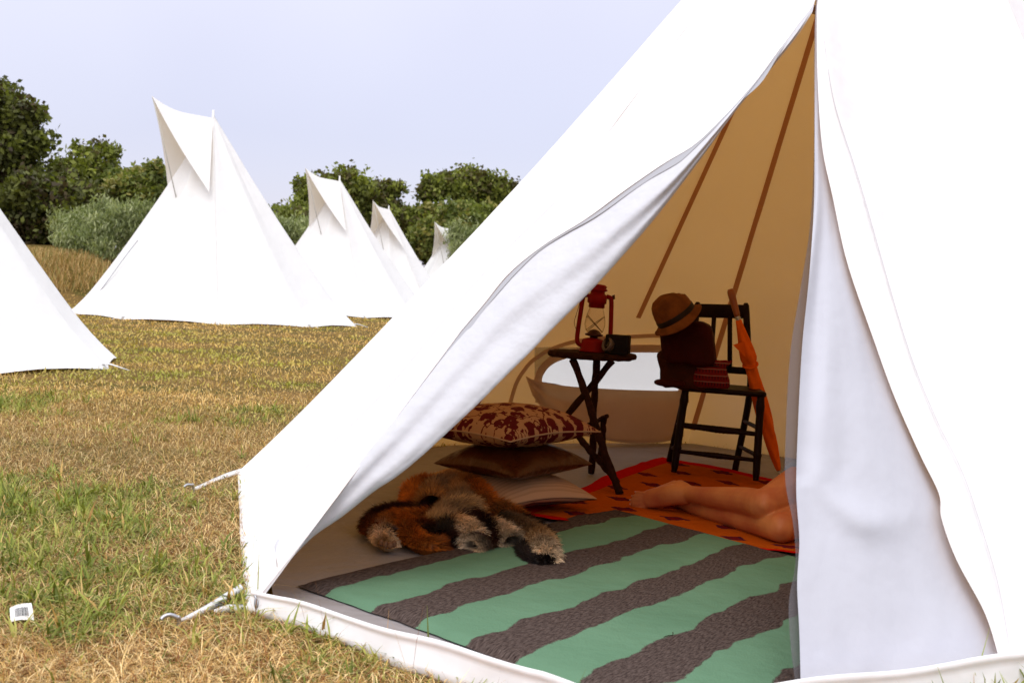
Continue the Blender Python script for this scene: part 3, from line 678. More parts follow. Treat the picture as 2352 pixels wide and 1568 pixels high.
# tall tan grass on the bank by the silvery bush
r = np.random.default_rng(9); n = 26000
x = -16+10*r.random(n); y = 24.5+9*r.random(n); zz = ground_z(x, y); kp = (zz > .25); x, y, zz = x[kp], y[kp], zz[kp]; n = len(x)
th = r.random(n)*6.28; ln = .22*(.5+r.random(n)); p0 = np.stack([x, y, zz-.02], 1); d = np.stack([np.cos(th)*.5, np.sin(th)*.5, np.ones(n)], 1)
p2 = p0+d*ln[:, None]; sdv = np.stack([-np.sin(th), np.cos(th), 0*th], 1)*.011
v = np.stack([p0-sdv, p0+sdv, p2+sdv*.3, p2-sdv*.3], 1).reshape(-1, 3); PB = np.array([(.38, .25, .095), (.47, .33, .14), (.27, .16, .055), (.20, .18, .05)])
tag(np_mesh('bank_grass', v, np.arange(n*4).reshape(-1, 4), np.repeat(PB[r.integers(0, 4, n)]*(.7+.5*r.random(n))[:, None], 4, 0), GRASSM), 'long tan grass on the low bank below the trees', 'grass', kind='stuff')

# ------------------------------------------------------------------ floor coverings
def wrinkle(x, y): return .012*fbm(x*3.1+3, y*3.1+8, 3)+.006*fbm(x*9, y*9, 2)
Kc = [V(.86, 6.64), V(.02, 4.72), V(1.10, 4.21), V(1.95, 5.2)]
nu, nv = 70, 90; rows, uv = [], []
for i in range(nu):
    for j in range(nv):
        u, w = i/(nu-1), j/(nv-1)
        p = (Kc[0]*(1-w)+Kc[1]*w)*(1-u)+(Kc[3]*(1-w)+Kc[2]*w)*u
        edge = min(u, 1-u, w, 1-w)
        p = p+.05*np.array([fbm(u*5+1, w*5, 2)-.5, fbm(u*5+9, w*5+4, 2)-.5])
        rows.append((p[0], p[1], .011+.55*wrinkle(p[0], p[1])+.010*math.sin(u*17+3*w)*max(0, 1-u*4)*0+.012*max(0, .06-edge)/.06*fbm(u*12, w*12, 2))); uv.append((u*1.25, w*1.9))
om = mat('orange_wool_blanket', (.42, .11, .022), 1.0, .0, bump=[(90, .5), (9, .3)])
t = om.node_tree; k = t.links.new; b = t.nodes['Principled BSDF']
def node(t, ty, **kw):
    n = t.nodes.new(ty)
    for a, c in kw.items(): setattr(n, a, c)
    return n
def mth(t, op, a, b_=None, c=None):
    n = t.nodes.new('ShaderNodeMath'); n.operation = op
    for i, q in enumerate((a, b_, c)):
        if q is None: continue
        if isinstance(q, (int, float)): n.inputs[i].default_value = q
        else: t.links.new(q, n.inputs[i])
    return n.outputs[0]
uvn = node(t, 'ShaderNodeUVMap'); uvn.uv_map = 'UVMap'; sp = node(t, 'ShaderNodeSeparateXYZ'); k(uvn.outputs[0], sp.inputs[0])
wn_ = node(t, 'ShaderNodeTexNoise'); wn_.inputs['Scale'].default_value = 34; k(uvn.outputs[0], wn_.inputs['Vector'])
U = mth(t, 'MULTIPLY', sp.outputs[0], 4.6); Vv = mth(t, 'MULTIPLY', sp.outputs[1], 4.4)
rowi = mth(t, 'FLOOR', Vv); U = mth(t, 'ADD', U, mth(t, 'MULTIPLY', rowi, .5))
fu = mth(t, 'ABSOLUTE', mth(t, 'SUBTRACT', mth(t, 'FRACT', U), .5)); fv = mth(t, 'ABSOLUTE', mth(t, 'SUBTRACT', mth(t, 'FRACT', Vv), .5))
dist = mth(t, 'ADD', mth(t, 'ADD', mth(t, 'MULTIPLY', fu, 1.0), mth(t, 'MULTIPLY', fv, 1.25)), mth(t, 'MULTIPLY', mth(t, 'SUBTRACT', wn_.outputs[0], .5), .34))
motif = mth(t, 'LESS_THAN', dist, .27); core = mth(t, 'LESS_THAN', dist, .17)
eu = mth(t, 'MINIMUM', sp.outputs[0], mth(t, 'SUBTRACT', 1.25, sp.outputs[0])); ev = mth(t, 'MINIMUM', sp.outputs[1], mth(t, 'SUBTRACT', 1.9, sp.outputs[1]))
brd = mth(t, 'LESS_THAN', mth(t, 'MINIMUM', eu, ev), .07)
def mixc(t, f, a, b_):
    x = t.nodes.new('ShaderNodeMix'); x.data_type = 'RGBA'; t.links.new(f, x.inputs[0])
    for i, q in ((6, a), (7, b_)):
        if isinstance(q, tuple): x.inputs[i].default_value = (*q, 1)
        else: t.links.new(q, x.inputs[i])
    return x.outputs[2]
c_ = mixc(t, motif, (.44, .085, .007), (.060, .012, .030)); c_ = mixc(t, core, c_, (.15, .010, .010)); c_ = mixc(t, brd, c_, (.50, .009, .006)); k(c_, b.inputs['Base Color'])
mb = MB(); mb.add(rows, [(i*nv+j, (i+1)*nv+j, (i+1)*nv+j+1, i*nv+j+1) for i in range(nu-1) for j in range(nv-1)])
tag(mb.build('blanket', om, uv=uv), 'orange blanket with red border and small dark motifs, under the bare legs', 'blanket', 'blankets on the tent floor')

bA, bB = G(685, 1335, .02)[:2], G(1410, 1168, .02)[:2]
dA = nrm(np.append(G(1330, 1568, .02)[:2]-bA, 0))[:2]; dB = nrm(np.append(G(1820, 1272, .02)[:2]-bB, 0))[:2]; BL, BR = 1.36, 1.92
nu, nv = 120, 110; rows, uv = [], []
for i in range(nu):
    for j in range(nv):
        u, w = i/(nu-1), j/(nv-1)                        # u along AB, w across the stripes
        p = (bA+dA*BL*w)*(1-u)+(bB+dB*BR*w)*u
        je = .010*(fbm(w*16, 2.2, 3)-.5)*(u < .02)+.03*(fbm(w*7, 8.2, 2)-.5)*(u > .9)
        p = p+(bB-bA)/1.826*je+.02*np.array([fbm(u*6, w*6, 2)-.5, fbm(u*6+5, w*6+5, 2)-.5])
        rows.append((p[0], p[1], .019+.55*wrinkle(p[0], p[1])+.012*math.exp(-((u-.86)/.05)**2)*fbm(w*6, 1, 2)-.006*(min(u, 1-u, w, 1-w) < .012))); uv.append((u*1.83, w*(BL*(1-u)+BR*u)))
        rows[-1] = (p[0], p[1], rows[-1][2]-.009*max(0, 1-min(u, 1-u, w, 1-w)/.03) if w > .5 or u < .5 else rows[-1][2])
gb = mat('striped_wool_blanket', (.1, .3, .2), 1.0, .0, bump=[(160, .6), (14, .25)])
t = gb.node_tree; k = t.links.new; b = t.nodes['Principled BSDF']
uvn = node(t, 'ShaderNodeUVMap'); uvn.uv_map = 'UVMap'; sp = node(t, 'ShaderNodeSeparateXYZ'); k(uvn.outputs[0], sp.inputs[0])
na = node(t, 'ShaderNodeTexNoise'); na.inputs['Scale'].default_value = 5; na.inputs['Detail'].default_value = 2; k(uvn.outputs[0], na.inputs['Vector'])
nb_ = node(t, 'ShaderNodeTexNoise'); nb_.inputs['Scale'].default_value = 300; nb_.inputs['Detail'].default_value = 3; k(uvn.outputs[0], nb_.inputs['Vector'])
vv_ = mth(t, 'ADD', sp.outputs[1], mth(t, 'ADD', mth(t, 'MULTIPLY', mth(t, 'SUBTRACT', na.outputs[0], .5), .11), mth(t, 'MULTIPLY', mth(t, 'SUBTRACT', nb_.outputs[0], .5), .024)))
vv_ = mth(t, 'MULTIPLY', mth(t, 'ADD', vv_, .03), 1/2.2)
rpn = node(t, 'ShaderNodeValToRGB'); rpn.color_ramp.interpolation = 'CONSTANT'; e = rpn.color_ramp.elements
edges = [.0, .128, .342, .515, .712, .885, 1.075, 1.25, 1.435, 1.61, 1.79, 1.965]
e[0].position = 0; e[0].color = (0, 0, 0, 1); e[1].position = (edges[1]+.03)/2.2; e[1].color = (1, 1, 1, 1)
for i, q in enumerate(edges[2:]): z = e.new((q+.03)/2.2); z.color = (0, 0, 0, 1) if i % 2 == 0 else (1, 1, 1, 1)
k(vv_, rpn.inputs[0])
mpn = node(t, 'ShaderNodeMapping'); mpn.inputs['Scale'].default_value = (40, 230, 1); mpn.inputs['Rotation'].default_value = (0, 0, .5); k(uvn.outputs[0], mpn.inputs[0])
nf = node(t, 'ShaderNodeTexNoise'); nf.inputs['Scale'].default_value = 1.0; nf.inputs['Detail'].default_value = 5; nf.inputs['Roughness'].default_value = .7; k(mpn.outputs[0], nf.inputs['Vector'])
fr = node(t, 'ShaderNodeMapRange'); fr.inputs[1].default_value = .35; fr.inputs[2].default_value = .68; k(nf.outputs[0], fr.inputs[0])
ng = node(t, 'ShaderNodeTexNoise'); ng.inputs['Scale'].default_value = 3.5; ng.inputs['Detail'].default_value = 6; k(uvn.outputs[0], ng.inputs['Vector'])
gr_ = mixc(t, fr.outputs[0], (.022, .014, .0125), (.150, .112, .098)); gn = mixc(t, ng.outputs[0], (.100, .195, .118), (.152, .272, .172))
k(mixc(t, rpn.outputs[0], gr_, gn), b.inputs['Base Color'])
mb = MB(); mb.add(rows, [(i*nv+j, (i+1)*nv+j, (i+1)*nv+j+1, i*nv+j+1) for i in range(nu-1) for j in range(nv-1)])
sbk = tag(mb.build('blanket', gb, uv=uv), 'mint green and grey striped wool blanket spread across the doorway floor', 'blanket', 'blankets on the tent floor')

# ------------------------------------------------------------------ cushions
def cushion(name, cen, half, thick, rz, m, label, tilt=(0, 0), asp=1.0, piping=None, pinch=.06, droop=.014):
    n = 41; top, bot = [], []
    Rm = Matrix.Rotation(rz, 3, 'Z') @ Matrix.Rotation(tilt[0], 3, 'X') @ Matrix.Rotation(tilt[1], 3, 'Y')
    g = np.linspace(-1, 1, n); g = np.sign(g)*(1-(1-np.abs(g))**1.3); seed = len(label)
    uvs = []
    for u in g:
        for w in g:
            h = (max(0, 1-abs(u)**2.4)*max(0, 1-abs(w)**2.4))**.52
            px = u*half*(1-pinch*(1-w*w)*abs(u)); py = w*half*asp*(1-pinch*(1-u*u)*abs(w))
            wr = .010*(fbm(u*3+seed, w*3+seed, 3)-.5)*min(1, h*3)
            dr = -droop*(abs(u)*abs(w))**1.6-droop*.35*max(abs(u), abs(w))**3
            top.append((px, py, thick*h+wr+dr)); bot.append((px, py, max(-thick*.85*h+wr+dr, -cen[2]+.014))); uvs.append((u*half, w*half))
    tv = [np.array(Rm @ Vector(p))+cen for p in top]; bv = [np.array(Rm @ Vector(p))+cen for p in bot]
    fs = [(i*n+j, (i+1)*n+j, (i+1)*n+j+1, i*n+j+1) for i in range(n-1) for j in range(n-1)]
    root = thing(name, label, 'cushion', (cen[0], cen[1], cen[2]-thick), 'cushions stacked by the table')
    mb = MB(); mb.add(tv, fs); mb.add(bv, [f[::-1] for f in fs]); mb.build('cover', m, root, uv=uvs+uvs)
    if piping:
        ed = [i*n for i in range(n)]+[(n-1)*n+j for j in range(n)]+[i*n+n-1 for i in range(n-1, -1, -1)]+[j for j in range(n-1, -1, -1)]
        MB().tube([tv[q] for q in ed[::2]], .0035, 6).build('piping', piping, root)
    return root
fl = mat('floral_cotton', (.40, .21, .11), .85, .1, bump=[(300, .2), (8, .2)])
t = fl.node_tree; k = t.links.new; b = t.nodes['Principled BSDF']
uvn = node(t, 'ShaderNodeUVMap'); uvn.uv_map = 'UVMap'
d1_ = node(t, 'ShaderNodeTexNoise'); d1_.inputs['Scale'].default_value = 22; d1_.inputs['Detail'].default_value = 3; k(uvn.outputs[0], d1_.inputs['Vector'])
vm = node(t, 'ShaderNodeVectorMath', operation='MULTIPLY_ADD'); vm.inputs[1].default_value = (.07, .07, .07); k(d1_.outputs['Color'], vm.inputs[0]); k(uvn.outputs[0], vm.inputs[2])
vo = node(t, 'ShaderNodeTexVoronoi'); vo.inputs['Scale'].default_value = 14; k(vm.outputs[0], vo.inputs['Vector'])
vo2 = node(t, 'ShaderNodeTexVoronoi'); vo2.inputs['Scale'].default_value = 40; k(vm.outputs[0], vo2.inputs['Vector'])
vo3 = node(t, 'ShaderNodeTexVoronoi'); vo3.feature = 'DISTANCE_TO_EDGE'; vo3.inputs['Scale'].default_value = 7; k(vm.outputs[0], vo3.inputs['Vector'])
blob = mth(t, 'MULTIPLY', mth(t, 'LESS_THAN', vo.outputs['Distance'], .44), mth(t, 'GREATER_THAN', vo2.outputs['Distance'], .20))
leafy = mth(t, 'MULTIPLY', mth(t, 'LESS_THAN', vo2.outputs['Distance'], .30), mth(t, 'GREATER_THAN', d1_.outputs[0], .53)); stem = mth(t, 'LESS_THAN', vo3.outputs[0], .018)
k(mixc(t, mth(t, 'MAXIMUM', mth(t, 'MAXIMUM', blob, leafy), stem), (.42, .225, .115), (.095, .005, .007)), b.inputs['Base Color'])
satin = mat('brown_satin', (.085, .020, .0035), .38, .4, var=(6, .7, (.05, .009, .002)), bump=[(7, .45), (22, .2)])
ticking = mat('beige_ticking', (.42, .26, .17), .85, .15, bump=(250, .2))
t = ticking.node_tree; k = t.links.new; b = t.nodes['Principled BSDF']
uvn = node(t, 'ShaderNodeUVMap'); uvn.uv_map = 'UVMap'; sp = node(t, 'ShaderNodeSeparateXYZ'); k(uvn.outputs[0], sp.inputs[0])
st_ = mth(t, 'GREATER_THAN', mth(t, 'FRACT', mth(t, 'MULTIPLY', sp.outputs[0], 46)), .62); geo = node(t, 'ShaderNodeNewGeometry')
k(mixc(t, st_, (.52, .31, .185), (.44, .255, .148)), b.inputs['Base Color'])
und = mat('blue_print_cotton', (.06, .06, .075), .9, .1, var=(20, 1.0, (.16, .075, .045)), bump=(200, .2))
cc = G(1192, 1128, .09)
c1 = cushion('cushion', V(.005, 4.99, .092), .318, .074, math.radians(-54), ticking, 'beige finely striped cushion at the bottom of the stack', (0, 0), .72, droop=.016)
# its printed underside
mb = MB(); n = 21; vs_ = []
Rm = Matrix.Rotation(math.radians(-54), 3, 'Z'); g = np.linspace(-1, 1, n)
for u in g:
    for w in g:
        h = (max(0, 1-abs(u)**2.4)*max(0, 1-abs(w)**2.4))**.52
        vs_.append(np.array(Rm @ Vector((u*.318*(1-.06*(1-w*w)*abs(u)), w*.318*.72*(1-.06*(1-u*u)*abs(w)), max(-.074*.87*h-.0035-.016*(abs(u)*abs(w))**1.6-.0056*max(abs(u), abs(w))**3, -.080))))+V(.005, 4.99, .092))
mb.add(vs_, [(i*n+j, i*n+j+1, (i+1)*n+j+1, (i+1)*n+j) for i in range(n-1) for j in range(n-1)]); mb.build('underside', und, c1)
c2p = V(.03, 4.92, .205)
cushion('cushion', c2p, .230, .074, math.radians(-43), satin, 'shiny dark brown satin cushion in the middle of the stack', (.04, -.02))
c3p = V(.0, 4.93, .338)
cushion('cushion', c3p, .268, .092, math.radians(-43), fl, 'cream cushion with dark red floral print on top of the stack', (.02, -.03), piping=mat('cream_piping', (.42, .26, .16), .8, .2))

# ------------------------------------------------------------------ twig table
tbl = thing('folding_table', 'rustic table with dark branch legs crossing under a rough round top', 'table', (.38, 5.7, 0))
ttop = V(.378, 5.7, .618); mb = MB(); rows = []; nn = 56
for (rs, z) in ((.001, .0), (.8, .001), (.96, 0), (1.0, -.010), (.985, -.024), (.9, -.030), (.001, -.030)):
    rows.append([ttop+V(.207*rs*math.cos(a)*(1+.03*math.sin(8*a+.4)+.012*math.sin(23*a)), .190*rs*math.sin(a)*(1+.03*math.sin(8*a)+.012*math.sin(19*a)), z+.0015*math.sin(6*math.cos(a)*rs*5)) for a in np.linspace(0, 6.2832, nn, endpoint=False)])
mb.grid(rows, True, True); mb.build('table_top', TWIG, tbl)
def branch(a, b_, r, name='leg', bend=.005, knots=5, seed=0):
    rd = random.Random(seed); n = 18; a, b_ = np.array(a), np.array(b_); pts = []
    for i in range(n): f = i/(n-1); pts.append(a*(1-f)+b_*f+V(rd.uniform(-1, 1), rd.uniform(-1, 1), 0)*bend*.35+V(math.sin(f*5+seed)*bend, 0, 0)*math.sin(math.pi*f))
    rad = [r*(1+.10*math.sin(i*1.9+seed)+(.22 if rd.random() < .12 else 0)) for i in range(n)]
    return MB().tube(smooth_curve(pts, 40), np.interp(np.linspace(0, 1, 40), np.linspace(0, 1, n), rad), 9).build(name, TWIG, tbl)
zt = .57
def atz(x, y, z): return G(x, y, z)
f1 = G(1424, 1134, .016); branch(P(1316, 826, 5.60), f1, .017, seed=1)
branch(P(1406, 828, 5.62), V(.07, 5.78, .012), .016, seed=2)
branch(P(1371, 826, 5.80), G(1358, 1086, .012), .017, seed=3)
branch(P(1330, 1003, 5.52), P(1418, 1108, 5.40), .015, 'brace', seed=4)
branch(P(1388, 957, 5.66), P(1377, 1062, 5.80), .014, 'brace', seed=5)
branch(P(1345, 978, 5.74), P(1395, 955, 5.60), .010, 'stretcher', seed=6)

# ------------------------------------------------------------------ lantern
lb_ = P(1361, 803, 5.66); lz = .620; lb_ = V(lb_[0], lb_[1], lz)
lan = thing('hurricane_lantern', 'red metal hurricane lantern with glass globe, standing on the twig table', 'lantern', lb_)
ML = Matrix.Translation(Vector(lb_)) @ Matrix.Rotation(math.radians(2.0), 4, 'Y') @ Matrix.Diagonal((1.04, 1.04, 1.09, 1))
MB().lathe([(.001, 0), (.060, 0), (.062, .006), (.055, .014), (.053, .045), (.047, .054), (.024, .060), (.001, .060)], ML, 32).build('fuel_tank', RED, lan)
MB().lathe([(.018, .058), (.018, .066), (.040, .070), (.041, .076), (.030, .080), (.022, .092), (.006, .098)], ML, 24).build('burner', SOOT, lan)
GL = mat('smoky_glass', (.95, .90, .84), .06, .5); GL.node_tree.nodes['Principled BSDF'].inputs['Transmission Weight'].default_value = 1; GL.node_tree.nodes['Principled BSDF'].inputs['IOR'].default_value = 1.12
see_through(GL, .35, (.9, .85, .8))
gp = [(.028, .078), (.040, .092), (.046, .112), (.046, .130), (.041, .155), (.034, .178), (.030, .190)]
gpo = smooth_curve(gp, 22); MB().lathe([tuple(q) for q in gpo], ML, 32, cap=False).build('globe', GL, lan)
MB().lathe([(.031, .188), (.036, .190), (.036, .206), (.043, .210), (.043, .240), (.038, .246), (.032, .250), (.032, .258), (.044, .264), (.040, .270), (.036, .272), (.040, .280), (.030, .288), (.001, .290)], ML, 32).build('chimney', RED, lan)
for s in (-1, 1):
    pts = [ML @ Vector(p) for p in ((s*.040, 0, .024), (s*.062, 0, .028), (s*.073, 0, .045), (s*.073, 0, .09), (s*.068, 0, .17), (s*.064, 0, .222), (s*.058, 0, .236), (s*.040, 0, .240))]
    MB().tube(smooth_curve([tuple(p) for p in pts], 40), .0105, 10).build('side_tube', RED, lan)
for a0, b0 in (((-.038, -.030, .155), (.034, -.036, .088)), ((.038, -.030, .155), (-.034, -.036, .088)), ((-.038, .030, .155), (.034, .036, .088)), ((.038, .030, .155), (-.034, .036, .088))):
    MB().tube([tuple(ML @ Vector(a0)), tuple(ML @ Vector([(a0[i]+b0[i])/2*(1 if i != 1 else 1.42) for i in range(3)])), tuple(ML @ Vector(b0))], .0014, 5).build('guard_wire', WIRE, lan)
bw = [(-.074, 0, .215), (-.088, -.01, .15), (-.094, -.02, .12), (-.085, -.02, .095), (-.075, -.02, .085)]
MB().tube(smooth_curve([tuple(ML @ Vector(p)) for p in bw], 24), .0014, 5).build('bail_handle', WIRE, lan)
MB().box(tuple(ML @ Vector((.072, 0, .240))), V(.006, 0, .002), V(0, .003, 0), V(-.001, 0, .010)).build('lift_tab', WIRE, lan)

# ------------------------------------------------------------------ old camera on the table
cm = P(1416, 812, 5.60); cm = V(cm[0]-.012, 5.585, .620)
camo = thing('camera', 'black boxy camera with grey lens, lying beside the lantern on the table', 'camera', cm)
ang = math.radians(-16); ex = V(math.cos(ang), math.sin(ang), 0); ey = V(-math.sin(ang), math.cos(ang), 0); ez = V(0, 0, 1)
MB().box(cm+V(.015, 0, .046)+ez*.0, ex*.055, ey*.032, ez*.043, .010).build('body', BLACKP, camo)
MB().box(cm+V(.012, 0, .006), ex*.050, ey*.034, ez*.0055, .004).build('base_plate', BLACKP, camo)
Ml = Matrix.Translation(Vector(cm+V(-.030, -.008, .042))) @ Matrix.Rotation(math.radians(-72), 4, 'Y') @ Matrix.Rotation(math.radians(28), 4, 'X')
ln_ = MB().lathe([(.001, -.012), (.033, -.012), (.034, .008), (.032, .014), (.026, .014), (.024, .006), (.001, .004)], Ml, 28).build('lens', LENSG, camo)
MB().lathe([(.001, .0065), (.020, .0065), (.018, .010), (.001, .0115)], Ml, 24).build('glass', mat('lens_glass', (.01, .006, .006), .08, .6), ln_)

# ------------------------------------------------------------------ chair
ch = thing('chair', 'old black wooden chair with spindle back, holding the bag and hat', 'chair', (1.03, 6.13, 0))
cFL, cFR, cRL, cRR = V(.835, 6.01, .028), V(1.215, 5.875, .028), V(.872, 6.48, .018), V(1.185, 6.265, .018)
sFL, sFR, sRL, sRR = V(.872, 6.035, .435), V(1.222, 5.91, .435), V(.925, 6.36, .435), V(1.235, 6.25, .435)
tRL, tRR = P(1603, 694, 6.44), P(1713, 696, 6.33)
def turned(a, b_, r, name, rings=()):
    n = 44; f = np.linspace(0, 1, n); pts = [a*(1-q)+b_*q for q in f]; rad = np.full(n, r)*(1+.10*np.sin(f*math.pi))
    for (c0_, w, am) in rings: rad = rad*(1+am*np.exp(-((f-c0_)/w)**2)*(1+.25*np.sin(f*150)))
    return MB().tube(pts, rad, 14).build(name, DARKWOOD, ch)
turned(cFL, sFL, .0175, 'leg', ((.88, .06, .22), (.30, .015, .18), (.02, .03, -.2))); turned(cFR, sFR, .0175, 'leg', ((.88, .06, .22), (.30, .015, .18), (.02, .03, -.2)))
for a, m_, tp in ((cRL, sRL, tRL), (cRR, sRR, tRR)):
    c = smooth_curve([a, m_, m_*.5+tp*.5+V(0, .0, 0), tp], 30); MB().tube(c, np.interp(np.linspace(0, 1, 30), [0, .4, .9, .97, 1], [.0165, .0185, .0175, .017, .010]), 12).build('leg', DARKWOOD, ch)
def slab(q, z0, z1, ov, name):
    c = sum(q)/4; qq = [c+(p-c)*ov for p in q]; n = 8; mb = MB()
    ring = []
    for i in range(4):
        a, b_ = qq[i], qq[(i+1) % 4]
        for f in np.linspace(.06, .94, 6): ring.append(a*(1-f)+b_*f)
    ring = np.array(ring); rows = []
    for sc_, z in ((.01, z0), (.97, z0), (1.0, z0+.007), (1.0, z1-.007), (.97, z1), (.6, z1-.005), (.01, z1-.007)):
        r_ = c+(ring-c)*sc_; r_[:, 2] = z; rows.append(r_)
    return mb.grid(rows, True, True).build(name, DARKWOOD, ch)
slab([sFL+V(-.01, -.015, 0), sFR+V(.015, -.02, 0), sRR+V(.02, .0, 0), sRL+V(-.01, 0, 0)], .432, .458, 1.05, 'seat')
def on(a, b_, f): return a*(1-f)+b_*f
turned(on(cFL, sFL, .57), on(cFR, sFR, .55), .011, 'stretcher', ((.5, .2, .35),)); turned(on(cFL, sFL, .26), on(cFR, sFR, .24), .010, 'stretcher', ((.5, .2, .35),))
turned(on(cRL, sRL, .50), on(cRR, sRR, .50), .010, 'stretcher')
for f in (.62, .30):
    turned(on(cFL, sFL, f), on(cRL, sRL, f-.12), .0095, 'stretcher'); turned(on(cFR, sFR, f), on(cRR, sRR, f+.0), .0095, 'stretcher')
bk = nrm(np.cross(tRR-tRL, V(0, 0, 1)))
tl_, tr_ = on(sRL, tRL, .90), on(sRR, tRR, .90); MB().box((tl_+tr_)/2, (tr_-tl_)/2, bk*.010, V(0, 0, .036), .008).build('top_rail', DARKWOOD, ch)
ll_, lr_ = on(sRL, tRL, .22), on(sRR, tRR, .22); MB().box((ll_+lr_)/2, (lr_-ll_)/2, bk*.009, V(0, 0, .018), .006).build('lower_rail', DARKWOOD, ch)
for f in (.36, .68): MB().tube([on(ll_, lr_, f), on(tl_, tr_, f)+V(0, 0, -.03)], .0125, 10).build('spindle', DARKWOOD, ch)

# ------------------------------------------------------------------ bag, pouch, hat on the chair
def soft_box(c, ax, ay, az, p=4., n=26, m=18, puff=None):
    rows = []
    for i in range(m+1):
        ph = -math.pi/2+math.pi*i/m; row = []
        for q in np.linspace(0, 2*math.pi, n, endpoint=False):
            d = V(math.cos(ph)*math.cos(q), math.cos(ph)*math.sin(q), math.sin(ph)); s = (np.abs(d)**p).sum()**(-1/p); d = d*s
            pt = c+d[0]*ax+d[1]*ay+d[2]*az
            if puff: pt = pt+puff(d)
            row.append(pt)
        rows.append(row)
    return rows
sc = V(.93, 6.12, .458)
bag = thing('satchel', 'dark maroon leather satchel with rounded flap, slumped on the chair seat', 'bag', sc)
bx, by = nrm(V(.95, -.3, 0)), nrm(V(.3, .95, 0))
pc = P(1572, 858, 6.08); MB().grid(soft_box(V(pc[0], pc[1], .535), bx*.118, by*.07, V(-.03, .03, .095), 5.5, 32, 24, lambda d: V(-.03*max(0, -d[0])*max(0, -d[2])-.0, 0, .006*math.sin(d[0]*9))), True, True).build('body', BROWNL, bag)
pf = P(1580, 812, 6.05); MB().grid(soft_box(V(pf[0]-.004, pf[1]+.0, .672), bx*.132+V(0, 0, -.006), by*.055, V(-.014, .035, .108), 8., 36, 26, lambda d: V(0, -.010*math.cos(d[0]*1.5)*math.cos(d[2]*1.5), .005*math.sin(d[0]*7+d[2]*4))), True, True).build('flap', MAROON, bag)
pt_ = P(1528, 884, 5.95); MB().grid(soft_box(V(pt_[0]+.02, pt_[1], .474), bx*.075, by*.05, V(0, .01, .018), 2.6, 24, 14), True, True).build('strap', MAROON, bag)
pm = mat('red_woven_cloth', (.16, .010, .010), .9, .1, bump=(250, .4))
t = pm.node_tree; k = t.links.new; b = t.nodes['Principled BSDF']; co = node(t, 'ShaderNodeTexCoord'); sp = node(t, 'ShaderNodeSeparateXYZ'); k(co.outputs['Object'], sp.inputs[0])
nz_ = node(t, 'ShaderNodeTexNoise'); nz_.inputs['Scale'].default_value = 30; k(co.outputs['Object'], nz_.inputs['Vector'])
zf = mth(t, 'FRACT', mth(t, 'MULTIPLY', mth(t, 'ADD', sp.outputs[2], mth(t, 'MULTIPLY', nz_.outputs[0], .006)), 32)); ln1 = mth(t, 'LESS_THAN', zf, .14)
dk = mth(t, 'MULTIPLY', mth(t, 'GREATER_THAN', zf, .5), mth(t, 'GREATER_THAN', mth(t, 'FRACT', mth(t, 'MULTIPLY', sp.outputs[0], 70)), .6))
k(mixc(t, ln1, mixc(t, dk, (.17, .010, .010), (.05, .006, .012)), (.26, .12, .10)), b.inputs['Base Color'])
pp = P(1632, 893, 5.98); pp = V(pp[0], pp[1], .460)
pou = thing('drawstring_pouch', 'small red woven pouch with pale lines, leaning on the satchel', 'pouch', pp)
rows = []
for (z, w, d, sh) in ((0, .082, .030, 0), (.012, .092, .042, 0), (.045, .088, .045, -.004), (.085, .072, .036, -.008), (.105, .062, .024, -.008), (.115, .068, .026, -.006), (.135, .080, .018, 0), (.132, .070, .008, 0)):
    rows.append([pp+bx*(w*math.cos(a)+sh+(.018*(z/.13) if math.cos(a) > .5 else 0))+by*d*math.sin(a)+V(0, 0, z+(.006*math.sin(5*a) if z > .11 else 0)) for a in np.linspace(0, 6.2832, 36, endpoint=False)])
MB().grid(rows, True, True).build('bag_cloth', pm, pou)
MB().tube([pp+bx*(.066*math.cos(a)-.008)+by*.028*math.sin(a)+V(0, 0, .107) for a in np.linspace(0, 6.2832, 40)], .003, 6).build('drawstring', BAND, pou)
hc = P(1554, 728, 5.98)
hat = thing('hat', 'tan straw trilby with black ribbon band, perched tilted on the satchel', 'hat', hc)
MH = Matrix.Translation(Vector(hc)) @ Matrix.Rotation(math.radians(12), 4, 'X') @ Matrix.Rotation(math.radians(-35), 4, 'Y') @ Matrix.Rotation(math.radians(20), 4, 'Z') @ Matrix.Scale(1.04, 4)
def hat_rows(prof, n=48, dent=0.):
    rows = []
    for (r_, z) in prof:
        row = []
        for a in np.linspace(0, 2*math.pi, n, endpoint=False):
            x_, y_ = r_*1.06*math.cos(a), r_*.92*math.sin(a); zz_ = z
            if dent and z > .06: zz_ -= dent*math.exp(-(y_/.022)**2)*(z-.06)/.06; zz_ -= .02*max(0, x_/.09)*(z > .09)
            row.append(tuple(MH @ Vector((x_, y_, zz_))))
        rows.append(row)
    return rows
MB().grid(hat_rows([(.093, -.004), (.094, .0), (.092, .030), (.090, .052), (.086, .075), (.078, .098), (.066, .113), (.045, .121), (.022, .121), (.001, .120)], dent=.022), True, True).build('crown', FELT, hat)
rows = []
for (r_, z) in ((.092, .004), (.100, -.004), (.112, -.016), (.121, -.022), (.122, -.026), (.112, -.021), (.098, -.010), (.090, -.002)):
    rows.append([tuple(MH @ Vector((r_*1.06*math.cos(a), r_*.92*math.sin(a), z+.010*math.cos(2*a+.5)*(r_-.09)/.03))) for a in np.linspace(0, 2*math.pi, 60, endpoint=False)])
MB().grid(rows, True).build('brim', FELT, hat)
MB().grid(hat_rows([(.0945, .002), (.0952, .004), (.0940, .027), (.0925, .028)]), True).build('band', BAND, hat)

